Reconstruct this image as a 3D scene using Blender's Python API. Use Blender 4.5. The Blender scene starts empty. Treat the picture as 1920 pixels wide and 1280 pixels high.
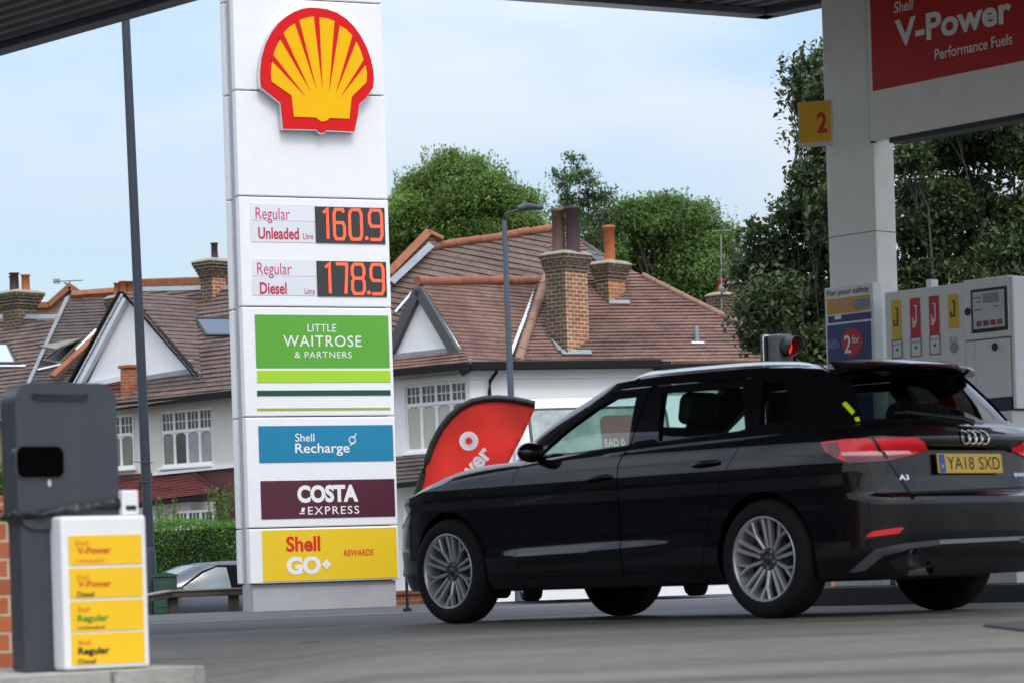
import bpy, bmesh, math, random
import numpy as np
from mathutils import Vector, Matrix
from mathutils.bvhtree import BVHTree
from mathutils.geometry import tessellate_polygon
R_ = math.radians
SC = bpy.context.scene
COL = SC.collection
random.seed(7); RNG = np.random.default_rng(11)

# ------------------------------------------------------------------ camera, sky, sun, exposure
FPX, ROLL, EZ, CX, CY = 5060.0, 0.031, 0.36, 960.0, 1060.0     # focal length in photo pixels, roll, eye height, principal point
EYE = Vector((0, 0, EZ))
cam = bpy.data.cameras.new('camera'); camo = bpy.data.objects.new('camera', cam); COL.objects.link(camo)
cam.sensor_width = 36; cam.lens = FPX / 1920 * 36
cam.shift_y = (CY - 640) / 1920; cam.clip_start = .5; cam.clip_end = 2000
camo.location = EYE; camo.rotation_euler = (R_(90), ROLL, 0)
cam.dof.use_dof = True; cam.dof.focus_distance = 27; cam.dof.aperture_fstop = 5.6
SC.camera = camo

SUN_EL, SUN_AZ = R_(52), R_(160)          # azimuth of the sun clockwise from +Y (behind and a little to the right)
W = bpy.data.worlds.new('World'); SC.world = W; W.use_nodes = True
nt = W.node_tree; bg = nt.nodes['Background']
sky = nt.nodes.new('ShaderNodeTexSky'); sky.sky_type = 'NISHITA'; sky.sun_disc = False
sky.sun_elevation = SUN_EL; sky.sun_rotation = SUN_AZ; sky.altitude = 50; sky.air_density = 1.0; sky.dust_density = 2.0
tc = nt.nodes.new('ShaderNodeTexCoord')
mp = nt.nodes.new('ShaderNodeMapping'); mp.inputs['Scale'].default_value = (3.2, 3.2, 8.0)
ns = nt.nodes.new('ShaderNodeTexNoise'); ns.inputs['Scale'].default_value = 2.0; ns.inputs['Detail'].default_value = 5; ns.inputs['Roughness'].default_value = .5
cr = nt.nodes.new('ShaderNodeValToRGB')
cr.color_ramp.elements[0].position = .36; cr.color_ramp.elements[0].color = (.12, .12, .12, 1)
cr.color_ramp.elements[1].position = .62; cr.color_ramp.elements[1].color = (.95, .95, .95, 1)
mx = nt.nodes.new('ShaderNodeMix'); mx.data_type = 'RGBA'
gx = nt.nodes.new('ShaderNodeMix'); gx.data_type = 'RGBA'; gx.inputs['A'].default_value = (4.7, 4.85, 5.0, 1); gx.inputs['B'].default_value = (4.15, 4.6, 5.15, 1)   # white cloud round the hidden sun, bluer thin cloud away from it
nt.links.new(tc.outputs['Generated'], mp.inputs[0]); nt.links.new(mp.outputs[0], ns.inputs['Vector'])
nt.links.new(ns.outputs[0], cr.inputs[0]); nt.links.new(cr.outputs[0], mx.inputs['Factor'])
sx = nt.nodes.new('ShaderNodeSeparateXYZ'); nt.links.new(tc.outputs['Generated'], sx.inputs[0])
yr = nt.nodes.new('ShaderNodeMapRange'); yr.interpolation_type = 'SMOOTHSTEP'; yr.inputs['From Min'].default_value = -.1; yr.inputs['From Max'].default_value = .85; nt.links.new(sx.outputs['Y'], yr.inputs[0])
nt.links.new(yr.outputs[0], gx.inputs['Factor']); nt.links.new(gx.outputs['Result'], mx.inputs['B'])
zr = nt.nodes.new('ShaderNodeMapRange'); zr.inputs['From Min'].default_value = .12; zr.inputs['From Max'].default_value = 1; zr.inputs['To Min'].default_value = 1; zr.inputs['To Max'].default_value = 2.9
nt.links.new(sx.outputs['Z'], zr.inputs[0])                                   # an overcast sky is about three times as bright overhead as at the horizon
vm = nt.nodes.new('ShaderNodeVectorMath'); vm.operation = 'SCALE'; nt.links.new(mx.outputs['Result'], vm.inputs[0]); nt.links.new(zr.outputs[0], vm.inputs['Scale'])
nt.links.new(sky.outputs[0], mx.inputs['A']); nt.links.new(vm.outputs[0], bg.inputs[0])
bg.inputs[1].default_value = .12
sl = bpy.data.lights.new('sun', 'SUN'); so = bpy.data.objects.new('sun', sl); COL.objects.link(so)
sl.energy = 0.75; sl.angle = R_(14); sl.color = (1, .98, .95)
sd = Vector((math.sin(SUN_AZ) * math.cos(SUN_EL), math.cos(SUN_AZ) * math.cos(SUN_EL), math.sin(SUN_EL)))
so.rotation_euler = sd.to_track_quat('Z', 'Y').to_euler()
so.location = (0, -10, 30)
SC.view_settings.view_transform = 'Standard'; SC.view_settings.look = 'None'
SC.view_settings.gamma = 1; SC.view_settings.use_curve_mapping = False
SC.view_settings.exposure = 0.53
SC.cycles.max_bounces = 8; SC.cycles.transparent_max_bounces = 16

# ------------------------------------------------------------------ measuring helpers
CR = Vector((math.cos(ROLL), 0, -math.sin(ROLL))); CU = Vector((math.sin(ROLL), 0, math.cos(ROLL)))
def ray(px, py): return Vector((0, 1, 0)) + CR * ((px - CX) / FPX) + CU * ((CY - py) / FPX)
def P(px, py, d): return EYE + ray(px, py) * d
def on_plane(px, py, q, n):
    k = ray(px, py); return EYE + k * ((q - EYE).dot(n) / k.dot(n))
AX = Vector((-.654, .757, 0)); RX = Vector((.757, .654, 0))      # lane direction of the forecourt (left and away) and across it
def gz(x, y):
    """height of the ground"""
    s = (x - 1.35) * AX.x + (y - 14.29) * AX.y
    z = .038 - .0061 * min(s, 16)
    def ss(a, b, t): t = min(max((t - a) / (b - a), 0), 1); return t * t * (3 - 2 * t)
    z -= .10 * ss(-.3, -1.3, x) * ss(14.5, 10.5, y)
    z -= .85 * ss(31.0, 38, y) + .35 * ss(38, 60, y)
    return z

class Fr:
    """a local frame: x along a face, y into it, z up; hit() measures a point of the face"""
    def __init__(s, o, xdir):
        s.o = Vector(o); s.x = Vector((xdir[0], xdir[1], 0)).normalized(); s.y = Vector((-s.x.y, s.x.x, 0)); s.z = Vector((0, 0, 1))
        s.M = Matrix(((s.x.x, s.y.x, 0, s.o.x), (s.x.y, s.y.y, 0, s.o.y), (0, 0, 1, s.o.z), (0, 0, 0, 1)))
    def hit(s, px, py, y=0.0):
        p = on_plane(px, py, s.o + s.y * y, s.y) - s.o
        return p.dot(s.x), p.z
    def w(s, x, y, z): return s.o + s.x * x + s.y * y + s.z * z

# ------------------------------------------------------------------ materials
MATS = {}
def mat(name, col, rough=.5, metal=0., noise=.12, nscale=6., bump=0., bscale=60., coat=0., emit=None, spec=.5, dirt=0., dscale=1.3, dcol=(.08, .07, .06)):
    if name in MATS: return MATS[name]
    m = bpy.data.materials.new(name); m.use_nodes = True; t = m.node_tree; b = t.nodes['Principled BSDF']
    b.inputs['Roughness'].default_value = rough; b.inputs['Metallic'].default_value = metal
    b.inputs['Specular IOR Level'].default_value = spec; b.inputs['Coat Weight'].default_value = coat; b.inputs['Coat Roughness'].default_value = .03
    c = t.nodes.new('ShaderNodeTexCoord')
    n = t.nodes.new('ShaderNodeTexNoise'); n.inputs['Scale'].default_value = nscale; n.inputs['Detail'].default_value = 6; n.inputs['Roughness'].default_value = .6
    t.links.new(c.outputs['Object'], n.inputs['Vector'])
    mr = t.nodes.new('ShaderNodeMapRange'); mr.inputs['From Min'].default_value = .25; mr.inputs['From Max'].default_value = .75
    mr.inputs['To Min'].default_value = 1 - noise; mr.inputs['To Max'].default_value = 1 + noise
    t.links.new(n.outputs[0], mr.inputs[0])
    v = t.nodes.new('ShaderNodeVectorMath'); v.operation = 'SCALE'; v.inputs[0].default_value = col[:3]
    t.links.new(mr.outputs[0], v.inputs['Scale']); out = v.outputs[0]
    if dirt > 0:
        n2 = t.nodes.new('ShaderNodeTexNoise'); n2.inputs['Scale'].default_value = dscale; n2.inputs['Detail'].default_value = 8; n2.inputs['Roughness'].default_value = .68
        t.links.new(c.outputs['Object'], n2.inputs['Vector'])
        m2 = t.nodes.new('ShaderNodeMapRange'); m2.inputs['From Min'].default_value = .48; m2.inputs['From Max'].default_value = .75; m2.inputs['To Max'].default_value = dirt
        t.links.new(n2.outputs[0], m2.inputs[0])
        x = t.nodes.new('ShaderNodeMix'); x.data_type = 'RGBA'; x.inputs['B'].default_value = (*dcol, 1)
        t.links.new(m2.outputs[0], x.inputs['Factor']); t.links.new(out, x.inputs['A']); out = x.outputs['Result']
    t.links.new(out, b.inputs['Base Color'])
    if bump > 0:
        n3 = t.nodes.new('ShaderNodeTexNoise'); n3.inputs['Scale'].default_value = bscale; n3.inputs['Detail'].default_value = 4
        t.links.new(c.outputs['Object'], n3.inputs['Vector'])
        bp = t.nodes.new('ShaderNodeBump'); bp.inputs['Strength'].default_value = bump; bp.inputs['Distance'].default_value = .02
        t.links.new(n3.outputs[0], bp.inputs['Height']); t.links.new(bp.outputs[0], b.inputs['Normal'])
    if emit:
        b.inputs['Emission Color'].default_value = (*emit[:3], 1); b.inputs['Emission Strength'].default_value = emit[3]
    MATS[name] = m; return m
def brick_mat(name, c1, c2, mortar, w=.22, h=.075, gap=.012, offset=.5, noise=.35, soot=0., bump=.4, rough=.85, mscale=2.2):
    if name in MATS: return MATS[name]
    m = bpy.data.materials.new(name); m.use_nodes = True; t = m.node_tree; b = t.nodes['Principled BSDF']
    b.inputs['Roughness'].default_value = rough; b.inputs['Specular IOR Level'].default_value = .25
    uv = t.nodes.new('ShaderNodeUVMap')
    k = t.nodes.new('ShaderNodeTexBrick'); k.offset = offset; k.inputs['Scale'].default_value = 1; k.inputs['Brick Width'].default_value = w
    k.inputs['Row Height'].default_value = h; k.inputs['Mortar Size'].default_value = gap / 2; k.inputs['Mortar Smooth'].default_value = .2
    k.inputs['Color1'].default_value = (*c1, 1); k.inputs['Color2'].default_value = (*c2, 1); k.inputs['Mortar'].default_value = (*mortar, 1); k.inputs['Bias'].default_value = 0
    t.links.new(uv.outputs[0], k.inputs['Vector'])
    c = t.nodes.new('ShaderNodeTexCoord'); n = t.nodes.new('ShaderNodeTexNoise'); n.inputs['Scale'].default_value = mscale; n.inputs['Detail'].default_value = 9; n.inputs['Roughness'].default_value = .75
    t.links.new(c.outputs['Object'], n.inputs['Vector'])
    mr = t.nodes.new('ShaderNodeMapRange'); mr.inputs['From Min'].default_value = .3; mr.inputs['From Max'].default_value = .7
    mr.inputs['To Min'].default_value = 1 - noise - soot; mr.inputs['To Max'].default_value = 1 + noise
    t.links.new(n.outputs[0], mr.inputs[0])
    v = t.nodes.new('ShaderNodeVectorMath'); v.operation = 'SCALE'; t.links.new(k.outputs['Color'], v.inputs[0]); t.links.new(mr.outputs[0], v.inputs['Scale'])
    t.links.new(v.outputs[0], b.inputs['Base Color'])
    bp = t.nodes.new('ShaderNodeBump'); bp.inputs['Strength'].default_value = bump; bp.inputs['Distance'].default_value = .01; bp.invert = True
    t.links.new(k.outputs['Fac'], bp.inputs['Height']); t.links.new(bp.outputs[0], b.inputs['Normal'])
    MATS[name] = m; return m
def leaf_mat(name, c1, c2, trans=.3):
    if name in MATS: return MATS[name]
    m = bpy.data.materials.new(name); m.use_nodes = True; t = m.node_tree; b = t.nodes['Principled BSDF']; o = t.nodes['Material Output']
    g = t.nodes.new('ShaderNodeNewGeometry'); x = t.nodes.new('ShaderNodeMix'); x.data_type = 'RGBA'
    x.inputs['A'].default_value = (*c1, 1); x.inputs['B'].default_value = (*c2, 1); t.links.new(g.outputs['Random Per Island'], x.inputs['Factor'])
    c = t.nodes.new('ShaderNodeTexCoord'); n = t.nodes.new('ShaderNodeTexNoise'); n.inputs['Scale'].default_value = .9; n.inputs['Detail'].default_value = 3
    t.links.new(c.outputs['Object'], n.inputs['Vector'])
    mr = t.nodes.new('ShaderNodeMapRange'); mr.inputs['From Min'].default_value = .3; mr.inputs['From Max'].default_value = .7; mr.inputs['To Min'].default_value = .65; mr.inputs['To Max'].default_value = 1.35
    t.links.new(n.outputs[0], mr.inputs[0])
    v = t.nodes.new('ShaderNodeVectorMath'); v.operation = 'SCALE'; t.links.new(x.outputs['Result'], v.inputs[0]); t.links.new(mr.outputs[0], v.inputs['Scale'])
    t.links.new(v.outputs[0], b.inputs['Base Color']); b.inputs['Roughness'].default_value = .5; b.inputs['Specular IOR Level'].default_value = .35
    tr = t.nodes.new('ShaderNodeBsdfTranslucent'); t.links.new(v.outputs[0], tr.inputs[0])
    ms = t.nodes.new('ShaderNodeMixShader'); ms.inputs[0].default_value = trans
    t.links.new(b.outputs[0], ms.inputs[1]); t.links.new(tr.outputs[0], ms.inputs[2]); t.links.new(ms.outputs[0], o.inputs[0])
    MATS[name] = m; return m
def glass_mat(name, tint, refl=1.0, rough=.0):
    """thin pane: tinted see-through plus mirror reflection"""
    if name in MATS: return MATS[name]
    m = bpy.data.materials.new(name); m.use_nodes = True; t = m.node_tree; t.nodes.remove(t.nodes['Principled BSDF']); o = t.nodes['Material Output']
    tr = t.nodes.new('ShaderNodeBsdfTransparent'); tr.inputs[0].default_value = (*tint, 1)
    gl = t.nodes.new('ShaderNodeBsdfGlossy'); gl.inputs['Roughness'].default_value = rough; gl.inputs[0].default_value = (refl, refl, refl, 1)
    fr = t.nodes.new('ShaderNodeLayerWeight'); fr.inputs[0].default_value = .5           # Schlick, the same from both sides of the pane
    pw = t.nodes.new('ShaderNodeMath'); pw.operation = 'POWER'; pw.inputs[1].default_value = 5; t.links.new(fr.outputs['Facing'], pw.inputs[0])
    ma = t.nodes.new('ShaderNodeMath'); ma.operation = 'MULTIPLY_ADD'; ma.inputs[1].default_value = .94; ma.inputs[2].default_value = .06; t.links.new(pw.outputs[0], ma.inputs[0])
    ms = t.nodes.new('ShaderNodeMixShader'); t.links.new(ma.outputs[0], ms.inputs[0]); t.links.new(tr.outputs[0], ms.inputs[1]); t.links.new(gl.outputs[0], ms.inputs[2])
    t.links.new(ms.outputs[0], o.inputs[0]); MATS[name] = m; return m

# ------------------------------------------------------------------ mesh builder
class MB:
    def __init__(s): s.v = []; s.f = []; s.m = []; s.uv = []; s.sm = []
    def face(s, pts, m=0, uv=None, sm=False):
        i = len(s.v); s.v += [tuple(p) for p in pts]; s.f.append(list(range(i, i + len(pts)))); s.m.append(m); s.uv.append(uv); s.sm.append(sm)
    def mesh(s, vs, fs, m=0, sm=False, fn=None, uvs=None):
        i = len(s.v); s.v += [tuple(fn(Vector(p))) if fn else tuple(p) for p in vs]
        for q, f in enumerate(fs): s.f.append([k + i for k in f]); s.m.append(m); s.uv.append(uvs[q] if uvs else None); s.sm.append(sm)
    def box(s, x0, x1, y0, y1, z0, z1, m=0, fn=None):
        vs = [(x, y, z) for z in (z0, z1) for y in (y0, y1) for x in (x0, x1)]
        fs = [(0, 2, 3, 1), (4, 5, 7, 6), (0, 1, 5, 4), (1, 3, 7, 5), (3, 2, 6, 7), (2, 0, 4, 6)]
        u = []
        for f in fs:
            p = [vs[k] for k in f]
            if f in (fs[0], fs[1]): u.append([(a[0], a[1]) for a in p])
            elif f in (fs[2], fs[4]): u.append([(a[0], a[2]) for a in p])
            else: u.append([(a[1] + .11, a[2]) for a in p])
        s.mesh(vs, fs, m, False, fn, u)
    def prism(s, poly, a, b, fn, m=0, mside=None, sm=False):
        """poly in 2-D, extruded from a to b; fn(u, v, t) -> point"""
        n = len(poly); area = sum(poly[i][0] * poly[(i + 1) % n][1] - poly[(i + 1) % n][0] * poly[i][1] for i in range(n))
        A = [fn(u, v, a) for u, v in poly]; B = [fn(u, v, b) for u, v in poly]
        s.mesh(A + B, [list(range(n)), list(range(2 * n - 1, n - 1, -1))], m)
        s.mesh(A + B, [[i, i + n, (i + 1) % n + n, (i + 1) % n] for i in range(n)], m if mside is None else mside, sm)
    def tube(s, path, r, n=10, m=0, sm=True, cap=True):
        path = [Vector(p) for p in path]; rs = r if isinstance(r, (list, tuple)) else [r] * len(path)
        vs = []; up = Vector((0, 0, 1))
        for i, p in enumerate(path):
            d = (path[min(i + 1, len(path) - 1)] - path[max(i - 1, 0)]).normalized()
            a = d.cross(up if abs(d.z) < .95 else Vector((1, 0, 0))).normalized(); b = d.cross(a)
            vs += [p + (a * math.cos(2 * math.pi * k / n) + b * math.sin(2 * math.pi * k / n)) * rs[i] for k in range(n)]
        fs = [[i * n + k, i * n + (k + 1) % n, (i + 1) * n + (k + 1) % n, (i + 1) * n + k] for i in range(len(path) - 1) for k in range(n)]
        s.mesh(vs, fs, m, sm)
        if cap:
            s.mesh(vs[:n], [list(range(n))[::-1]], m); s.mesh(vs[-n:], [list(range(n))], m)
    def lathe(s, prof, fn, n=24, m=0, sm=True, ang=2 * math.pi):
        """prof [(r, h)]; fn(x, y, h) -> point"""
        full = abs(ang - 2 * math.pi) < 1e-6; c = n if full else n + 1
        vs = [fn(r * math.cos(ang * k / n), r * math.sin(ang * k / n), h) for r, h in prof for k in range(c)]
        fs = [[i * c + k, i * c + (k + 1) % c, (i + 1) * c + (k + 1) % c, (i + 1) * c + k] for i in range(len(prof) - 1) for k in range(n)]
        s.mesh(vs, fs, m, sm)
    def grid(s, pts, m=0, sm=True):
        """pts[i][j]"""
        a, b = len(pts), len(pts[0])
        s.mesh([p for r in pts for p in r], [[i * b + j, i * b + j + 1, (i + 1) * b + j + 1, (i + 1) * b + j] for i in range(a - 1) for j in range(b - 1)], m, sm)
    def build(s, name, mats, parent=None, world=False, bevel=0., weld=False, recalc=False, seg=2):
        if not isinstance(mats, (list, tuple)): mats = [mats]
        me = bpy.data.meshes.new(name); me.from_pydata(s.v, [], s.f)
        for m in mats: me.materials.append(m)
        me.polygons.foreach_set('material_index', s.m); me.polygons.foreach_set('use_smooth', s.sm)
        if any(u is not None for u in s.uv):
            l = me.uv_layers.new(name='UVMap'); k = 0
            for f, u in zip(s.f, s.uv):
                for q in range(len(f)):
                    if u is not None: l.data[k].uv = u[q]
                    k += 1
        if weld or recalc:
            b = bmesh.new(); b.from_mesh(me)
            if weld: bmesh.ops.remove_doubles(b, verts=b.verts, dist=1e-5)
            if recalc: bmesh.ops.recalc_face_normals(b, faces=b.faces)
            b.to_mesh(me); b.free()
        me.update()
        return link(name, me, parent, world, bevel, seg)
def link(name, me, parent=None, world=False, bevel=0., seg=2):
    o = bpy.data.objects.new(name, me); COL.objects.link(o)
    if parent is not None:
        o.parent = parent
        if world:
            r = parent
            while r.parent: r = r.parent
            me.transform(r.matrix_basis.inverted())
    if bevel > 0:
        md = o.modifiers.new('bevel', 'BEVEL'); md.width = bevel; md.segments = seg; md.limit_method = 'ANGLE'; md.angle_limit = R_(40); md.harden_normals = False
    return o
def tag(o, label, cat, group=None, kind=None):
    if label: o['label'] = label
    if cat: o['category'] = cat
    if group: o['group'] = group
    if kind: o['kind'] = kind
    return o
def thing(name, label, cat, M=None, group=None):
    o = bpy.data.objects.new(name, None); COL.objects.link(o); o.empty_display_size = .2
    if M is not None:
        if isinstance(M, Matrix): o.matrix_basis = M
        else: o.location = M
    return tag(o, label, cat, group)

# ------------------------------------------------------------------ lettering
_tc = {}
def glyphs(txt, bold=0.0, shear=0.0, space=1.0):
    k = (txt, bold, shear, space)
    if k in _tc: return _tc[k]
    c = bpy.data.curves.new('t', 'FONT'); c.body = txt; c.size = 1; c.offset = bold; c.shear = shear; c.space_character = space; c.resolution_u = 4
    o = bpy.data.objects.new('t', c); COL.objects.link(o); bpy.context.view_layer.update()
    me = bpy.data.meshes.new_from_object(o.evaluated_get(bpy.context.evaluated_depsgraph_get()))
    v = [(p.co.x, p.co.y) for p in me.vertices]; f = [list(p.vertices) for p in me.polygons]
    bpy.data.objects.remove(o); bpy.data.curves.remove(c); bpy.data.meshes.remove(me)
    xs = [a for a, b in v]; ys = [b for a, b in v]; x0, x1, y0, y1 = min(xs), max(xs), min(ys), max(ys)
    _tc[k] = ([((a - x0) / (x1 - x0), (b - y0) / (y1 - y0)) for a, b in v], f); return _tc[k]
def text(mb, txt, u0, u1, v0, v1, fn, m=0, bold=0., shear=0., space=1., mirror=False):
    """letters stretched into the box u0..u1, v0..v1; fn(u, v) -> point"""
    v, f = glyphs(txt, bold, shear, space)
    mb.mesh([fn(u0 + (u1 - u0) * a, v0 + (v1 - v0) * b) for a, b in v], f, m)
def stroke(mb, pts, w, fn, m=0, closed=False):
    """flat ribbon of width w along a 2-D polyline (mitred)"""
    n = len(pts); L = []; Rr = []
    for i in range(n):
        a = Vector(pts[(i - 1) % n] if (i > 0 or closed) else pts[i]); b = Vector(pts[i]); c = Vector(pts[(i + 1) % n] if (i < n - 1 or closed) else pts[i])
        d1 = (b - a).normalized() if (b - a).length > 1e-9 else (c - b).normalized(); d2 = (c - b).normalized() if (c - b).length > 1e-9 else d1
        t = (d1 + d2).normalized(); nn = Vector((-t.y, t.x)); k = w / 2 / max(.5, nn.dot(Vector((-d1.y, d1.x))))
        L.append(fn(*(b + nn * k))); Rr.append(fn(*(b - nn * k)))
    idx = [[i, (i + 1) % n, (i + 1) % n + n, i + n] for i in range(n if closed else n - 1)]
    mb.mesh(L + Rr, idx, m)
def disc(u, v, r, n=20, ry=None): return [(u + r * math.cos(2 * math.pi * k / n), v + (ry or r) * math.sin(2 * math.pi * k / n)) for k in range(n)]
def rrect(u0, u1, v0, v1, r, n=5):
    o = []
    for cx, cy, a in ((u1 - r, v1 - r, 0), (u0 + r, v1 - r, 90), (u0 + r, v0 + r, 180), (u1 - r, v0 + r, 270)):
        o += [(cx + r * math.cos(R_(a + 90 * k / n)), cy + r * math.sin(R_(a + 90 * k / n))) for k in range(n + 1)]
    return o
# ------------------------------------------------------------------ car kit
def boolean(a, b, op):
    oa = bpy.data.objects.new('a', a); ob = bpy.data.objects.new('b', b); COL.objects.link(oa); COL.objects.link(ob)
    m = oa.modifiers.new('x', 'BOOLEAN'); m.operation = op; m.object = ob; m.solver = 'EXACT'
    bpy.context.view_layer.update()
    r = bpy.data.meshes.new_from_object(oa.evaluated_get(bpy.context.evaluated_depsgraph_get()))
    bpy.data.objects.remove(oa); bpy.data.objects.remove(ob)
    return r
def pmesh(mb, recalc=True):
    me = bpy.data.meshes.new('p'); b = bmesh.new()
    vs = [b.verts.new(v) for v in mb.v]
    for f, s in zip(mb.f, mb.sm):
        try: b.faces.new([vs[i] for i in f]).smooth = s
        except ValueError: pass
    bmesh.ops.remove_doubles(b, verts=b.verts, dist=1e-5); bmesh.ops.dissolve_degenerate(b, edges=b.edges, dist=1e-6)
    bmesh.ops.recalc_face_normals(b, faces=b.faces); b.to_mesh(me); b.free(); return me
def cutter(poly, a, b, fn):
    mb = MB(); mb.prism(poly, a, b, fn); return pmesh(mb)
#       lower outline x, y, top z |  glass base x, y, z  |  roof edge x, y, z   (half plan, rear centre -> front centre)
CARROWS = [(-.800, 0, .965, -.700, 0, 1.0, -.42, 0, 1.345), (-.795, .33, .965, -.69, .30, 1.0, -.42, .22, 1.343), (-.765, .55, .965, -.66, .50, 1.0, -.405, .38, 1.338),
    (-.67, .70, .965, -.58, .63, 1.0, -.36, .48, 1.335), (-.50, .765, .968, -.44, .70, 1.0, -.25, .535, 1.345), (-.25, .785, .968, -.22, .725, 1.0, -.08, .56, 1.365),
    (.2, .792, .958, .2, .740, .988, .2, .578, 1.385), (.75, .795, .95, .75, .745, .98, .6, .585, 1.395), (1.3, .795, .935, 1.3, .745, .965, 1.0, .585, 1.398),
    (1.8, .792, .912, 1.80, .73, .948, 1.28, .57, 1.39), (2.2, .79, .885, 2.06, .69, .948, 1.41, .52, 1.384), (2.63, .785, .845, 2.17, .58, .952, 1.47, .42, 1.384),
    (2.95, .755, .792, 2.24, .44, .96, 1.505, .30, 1.385), (3.22, .665, .738, 2.285, .29, .966, 1.52, .2, 1.386), (3.42, .44, .672, 2.305, .14, .97, 1.528, .1, 1.386), (3.52, .22, .64, 2.313, .07, .971, 1.53, .05, 1.386), (3.56, 0, .63, 2.315, 0, .971, 1.53, 0, 1.386)]
def catmull(tab, per):
    t = np.array(tab, float); n = len(t); out = []
    ex = np.vstack([t[1] * np.array([1 if k not in (1, 4, 7) else -1 for k in range(t.shape[1])]), t, t[-2] * np.array([1 if k not in (1, 4, 7) else -1 for k in range(t.shape[1])])])
    for i in range(n - 1):
        p0, p1, p2, p3 = ex[i], ex[i + 1], ex[i + 2], ex[i + 3]
        for q in range(per):
            s = q / per
            out.append(.5 * (2 * p1 + (p2 - p0) * s + (2 * p0 - 5 * p1 + 4 * p2 - p3) * s * s + (3 * p1 - p0 - 3 * p2 + p3) * s ** 3))
    out.append(t[-1]); return np.array(out)
INS = ([.17, .22, .30, .40, .46, .55, .68, .75, .80, .86, .92, .97], [.09, .05, .018, .014, .014, .011, .004, -.002, .000, .010, .024, .045])
TAIL = ([.17, .22, .30, .34, .42, .58, .615, .63, .65, .72, .852, .862, .875, .91, .93, .95, .97], [.13, .06, .02, -.03, -.04, -.05, -.04, -.005, .0, .012, .022, .0, -.018, -.024, -.018, .005, .04])
NOSE = ([.17, .22, .30, .45, .55, .62, .68], [-.14, -.08, -.03, 0, -.012, -.04, -.09])
ROOFZ = ([-.45, -.42, -.1, .5, 1.0, 1.3, 1.53], [1.343, 1.345, 1.398, 1.428, 1.43, 1.412, 1.386])
def car_shell(per=6, lower=True, rows=None, inset=0., zfloor=None, roofdrop=0., nv=60):
    T = catmull(rows or CARROWS, per); n = len(T); T[:, [1, 4, 7]] *= .975; T[:, 8] -= .036
    T[0, [1, 4, 7]] = 0; T[-1, [1, 4, 7]] = 0
    def shift(cx, cy, d):
        tx = np.gradient(T[:, cx]); ty = np.gradient(T[:, cy]); l = np.hypot(tx, ty) + 1e-9
        nx, ny = -(-ty / l), -(tx / l)
        return nx * 1.0, ny * 1.0
    tx = np.gradient(T[:, 0]); ty = np.gradient(T[:, 1]); tx[0] = 0; ty[0] = 1; tx[-1] = 0; ty[-1] = -1
    l = np.hypot(tx, ty) + 1e-9; NX, NY = -ty / l, tx / l          # outward normal on the +y half
    if inset:
        for cx, cy in ((3, 4), (6, 7)):
            gx = np.gradient(T[:, cx]); gy = np.gradient(T[:, cy]); gx[0] = 0; gy[0] = 1; gx[-1] = 0; gy[-1] = -1
            gl = np.hypot(gx, gy) + 1e-9; T[:, cx] -= -gy / gl * inset; T[:, cy] -= gx / gl * inset
        T[0, [4, 7]] = 0; T[-1, [4, 7]] = 0; T[:, 8] -= roofdrop
    hx = np.gradient(T[:, 3]); hy = np.gradient(T[:, 4]); hx[0] = 0; hy[0] = 1; hx[-1] = 0; hy[-1] = -1; hl = np.hypot(hx, hy) + 1e-9; GN = [(-q / w, p / w) if False else (-(-q) / w * -1, -(p / w) * -1) for p, q, w in zip(hx, hy, hl)]
    cols = []
    for i in range(n):
        Lx, Ly, zs, gx, gy, gzz, rx, ry, rz = T[i]; c = []
        if lower:
            zb = .20
            for v in range(nv + 1):
                z = zb + (zs - zb) * v / nv
                zc = .415 - .030 * (Lx - .45) / 1.7; amp = .020 * max(0, min(1, (Lx - .42) / .9)) * max(0, min(1, (2.22 - Lx) / .25))          # crease low on the doors
                d = (np.interp(z, *INS) - amp * np.interp(z - zc, [-.06, -.012, 0, .042, .05], [0, .85, 1, .06, 0])) * abs(NY[i])
                x = Lx - NX[i] * d * 0; y = Ly - NY[i] * d
                if NX[i] < 0: x += np.interp(z, *TAIL) * (-NX[i]) ** 1.3
                else: x += np.interp(z, *NOSE) * NX[i] ** 1.3
                c.append((x, max(y, 0) if i else 0, z))
            x0, y0, z0 = c[-1]
            wf = min(max((Lx - 2.0) / .8, 0), 1)
            for k in range(1, 9):
                t = k / 9
                c.append((x0 + (gx - x0) * t, y0 + (gy - y0) * t, z0 + (gzz - z0) * t + math.sin(math.pi * t ** .75) * (.045 * wf + .004)))
        else:
            c.append((gx, gy, zfloor))
        for k in range(0, 11):
            t = k / 10; nxg, nyg = GN[i]; b = (.010 + .05 * max(0, nxg)) * math.sin(math.pi * t ** .85)
            c.append((gx + (rx - gx) * t + nxg * b, max(0, gy + (ry - gy) * t + nyg * b) if 0 < i < n - 1 else 0, gzz + (rz - gzz) * t + .4 * max(0, nxg) * b))
        zc = np.interp(rx, *ROOFZ) - .036 - roofdrop
        for k in range(1, 9):
            t = k / 8; s = 1 - (1 - t) ** 2.2
            c.append((rx, ry * (1 - t), rz + (zc - rz) * s))
        if i in (0, n - 1): c = [(a, 0, d) for a, b, d in c]
        cols.append(c)
    mb = MB(); m = len(cols[0])
    for sgn in (1, -1):
        mb.grid([[(x, y * sgn, z) for x, y, z in c] for c in cols])
        mb.grid([[(c[0][0], c[0][1] * sgn, c[0][2]), (c[0][0], 0, c[0][2])] for c in cols])
    return pmesh(mb)
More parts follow.
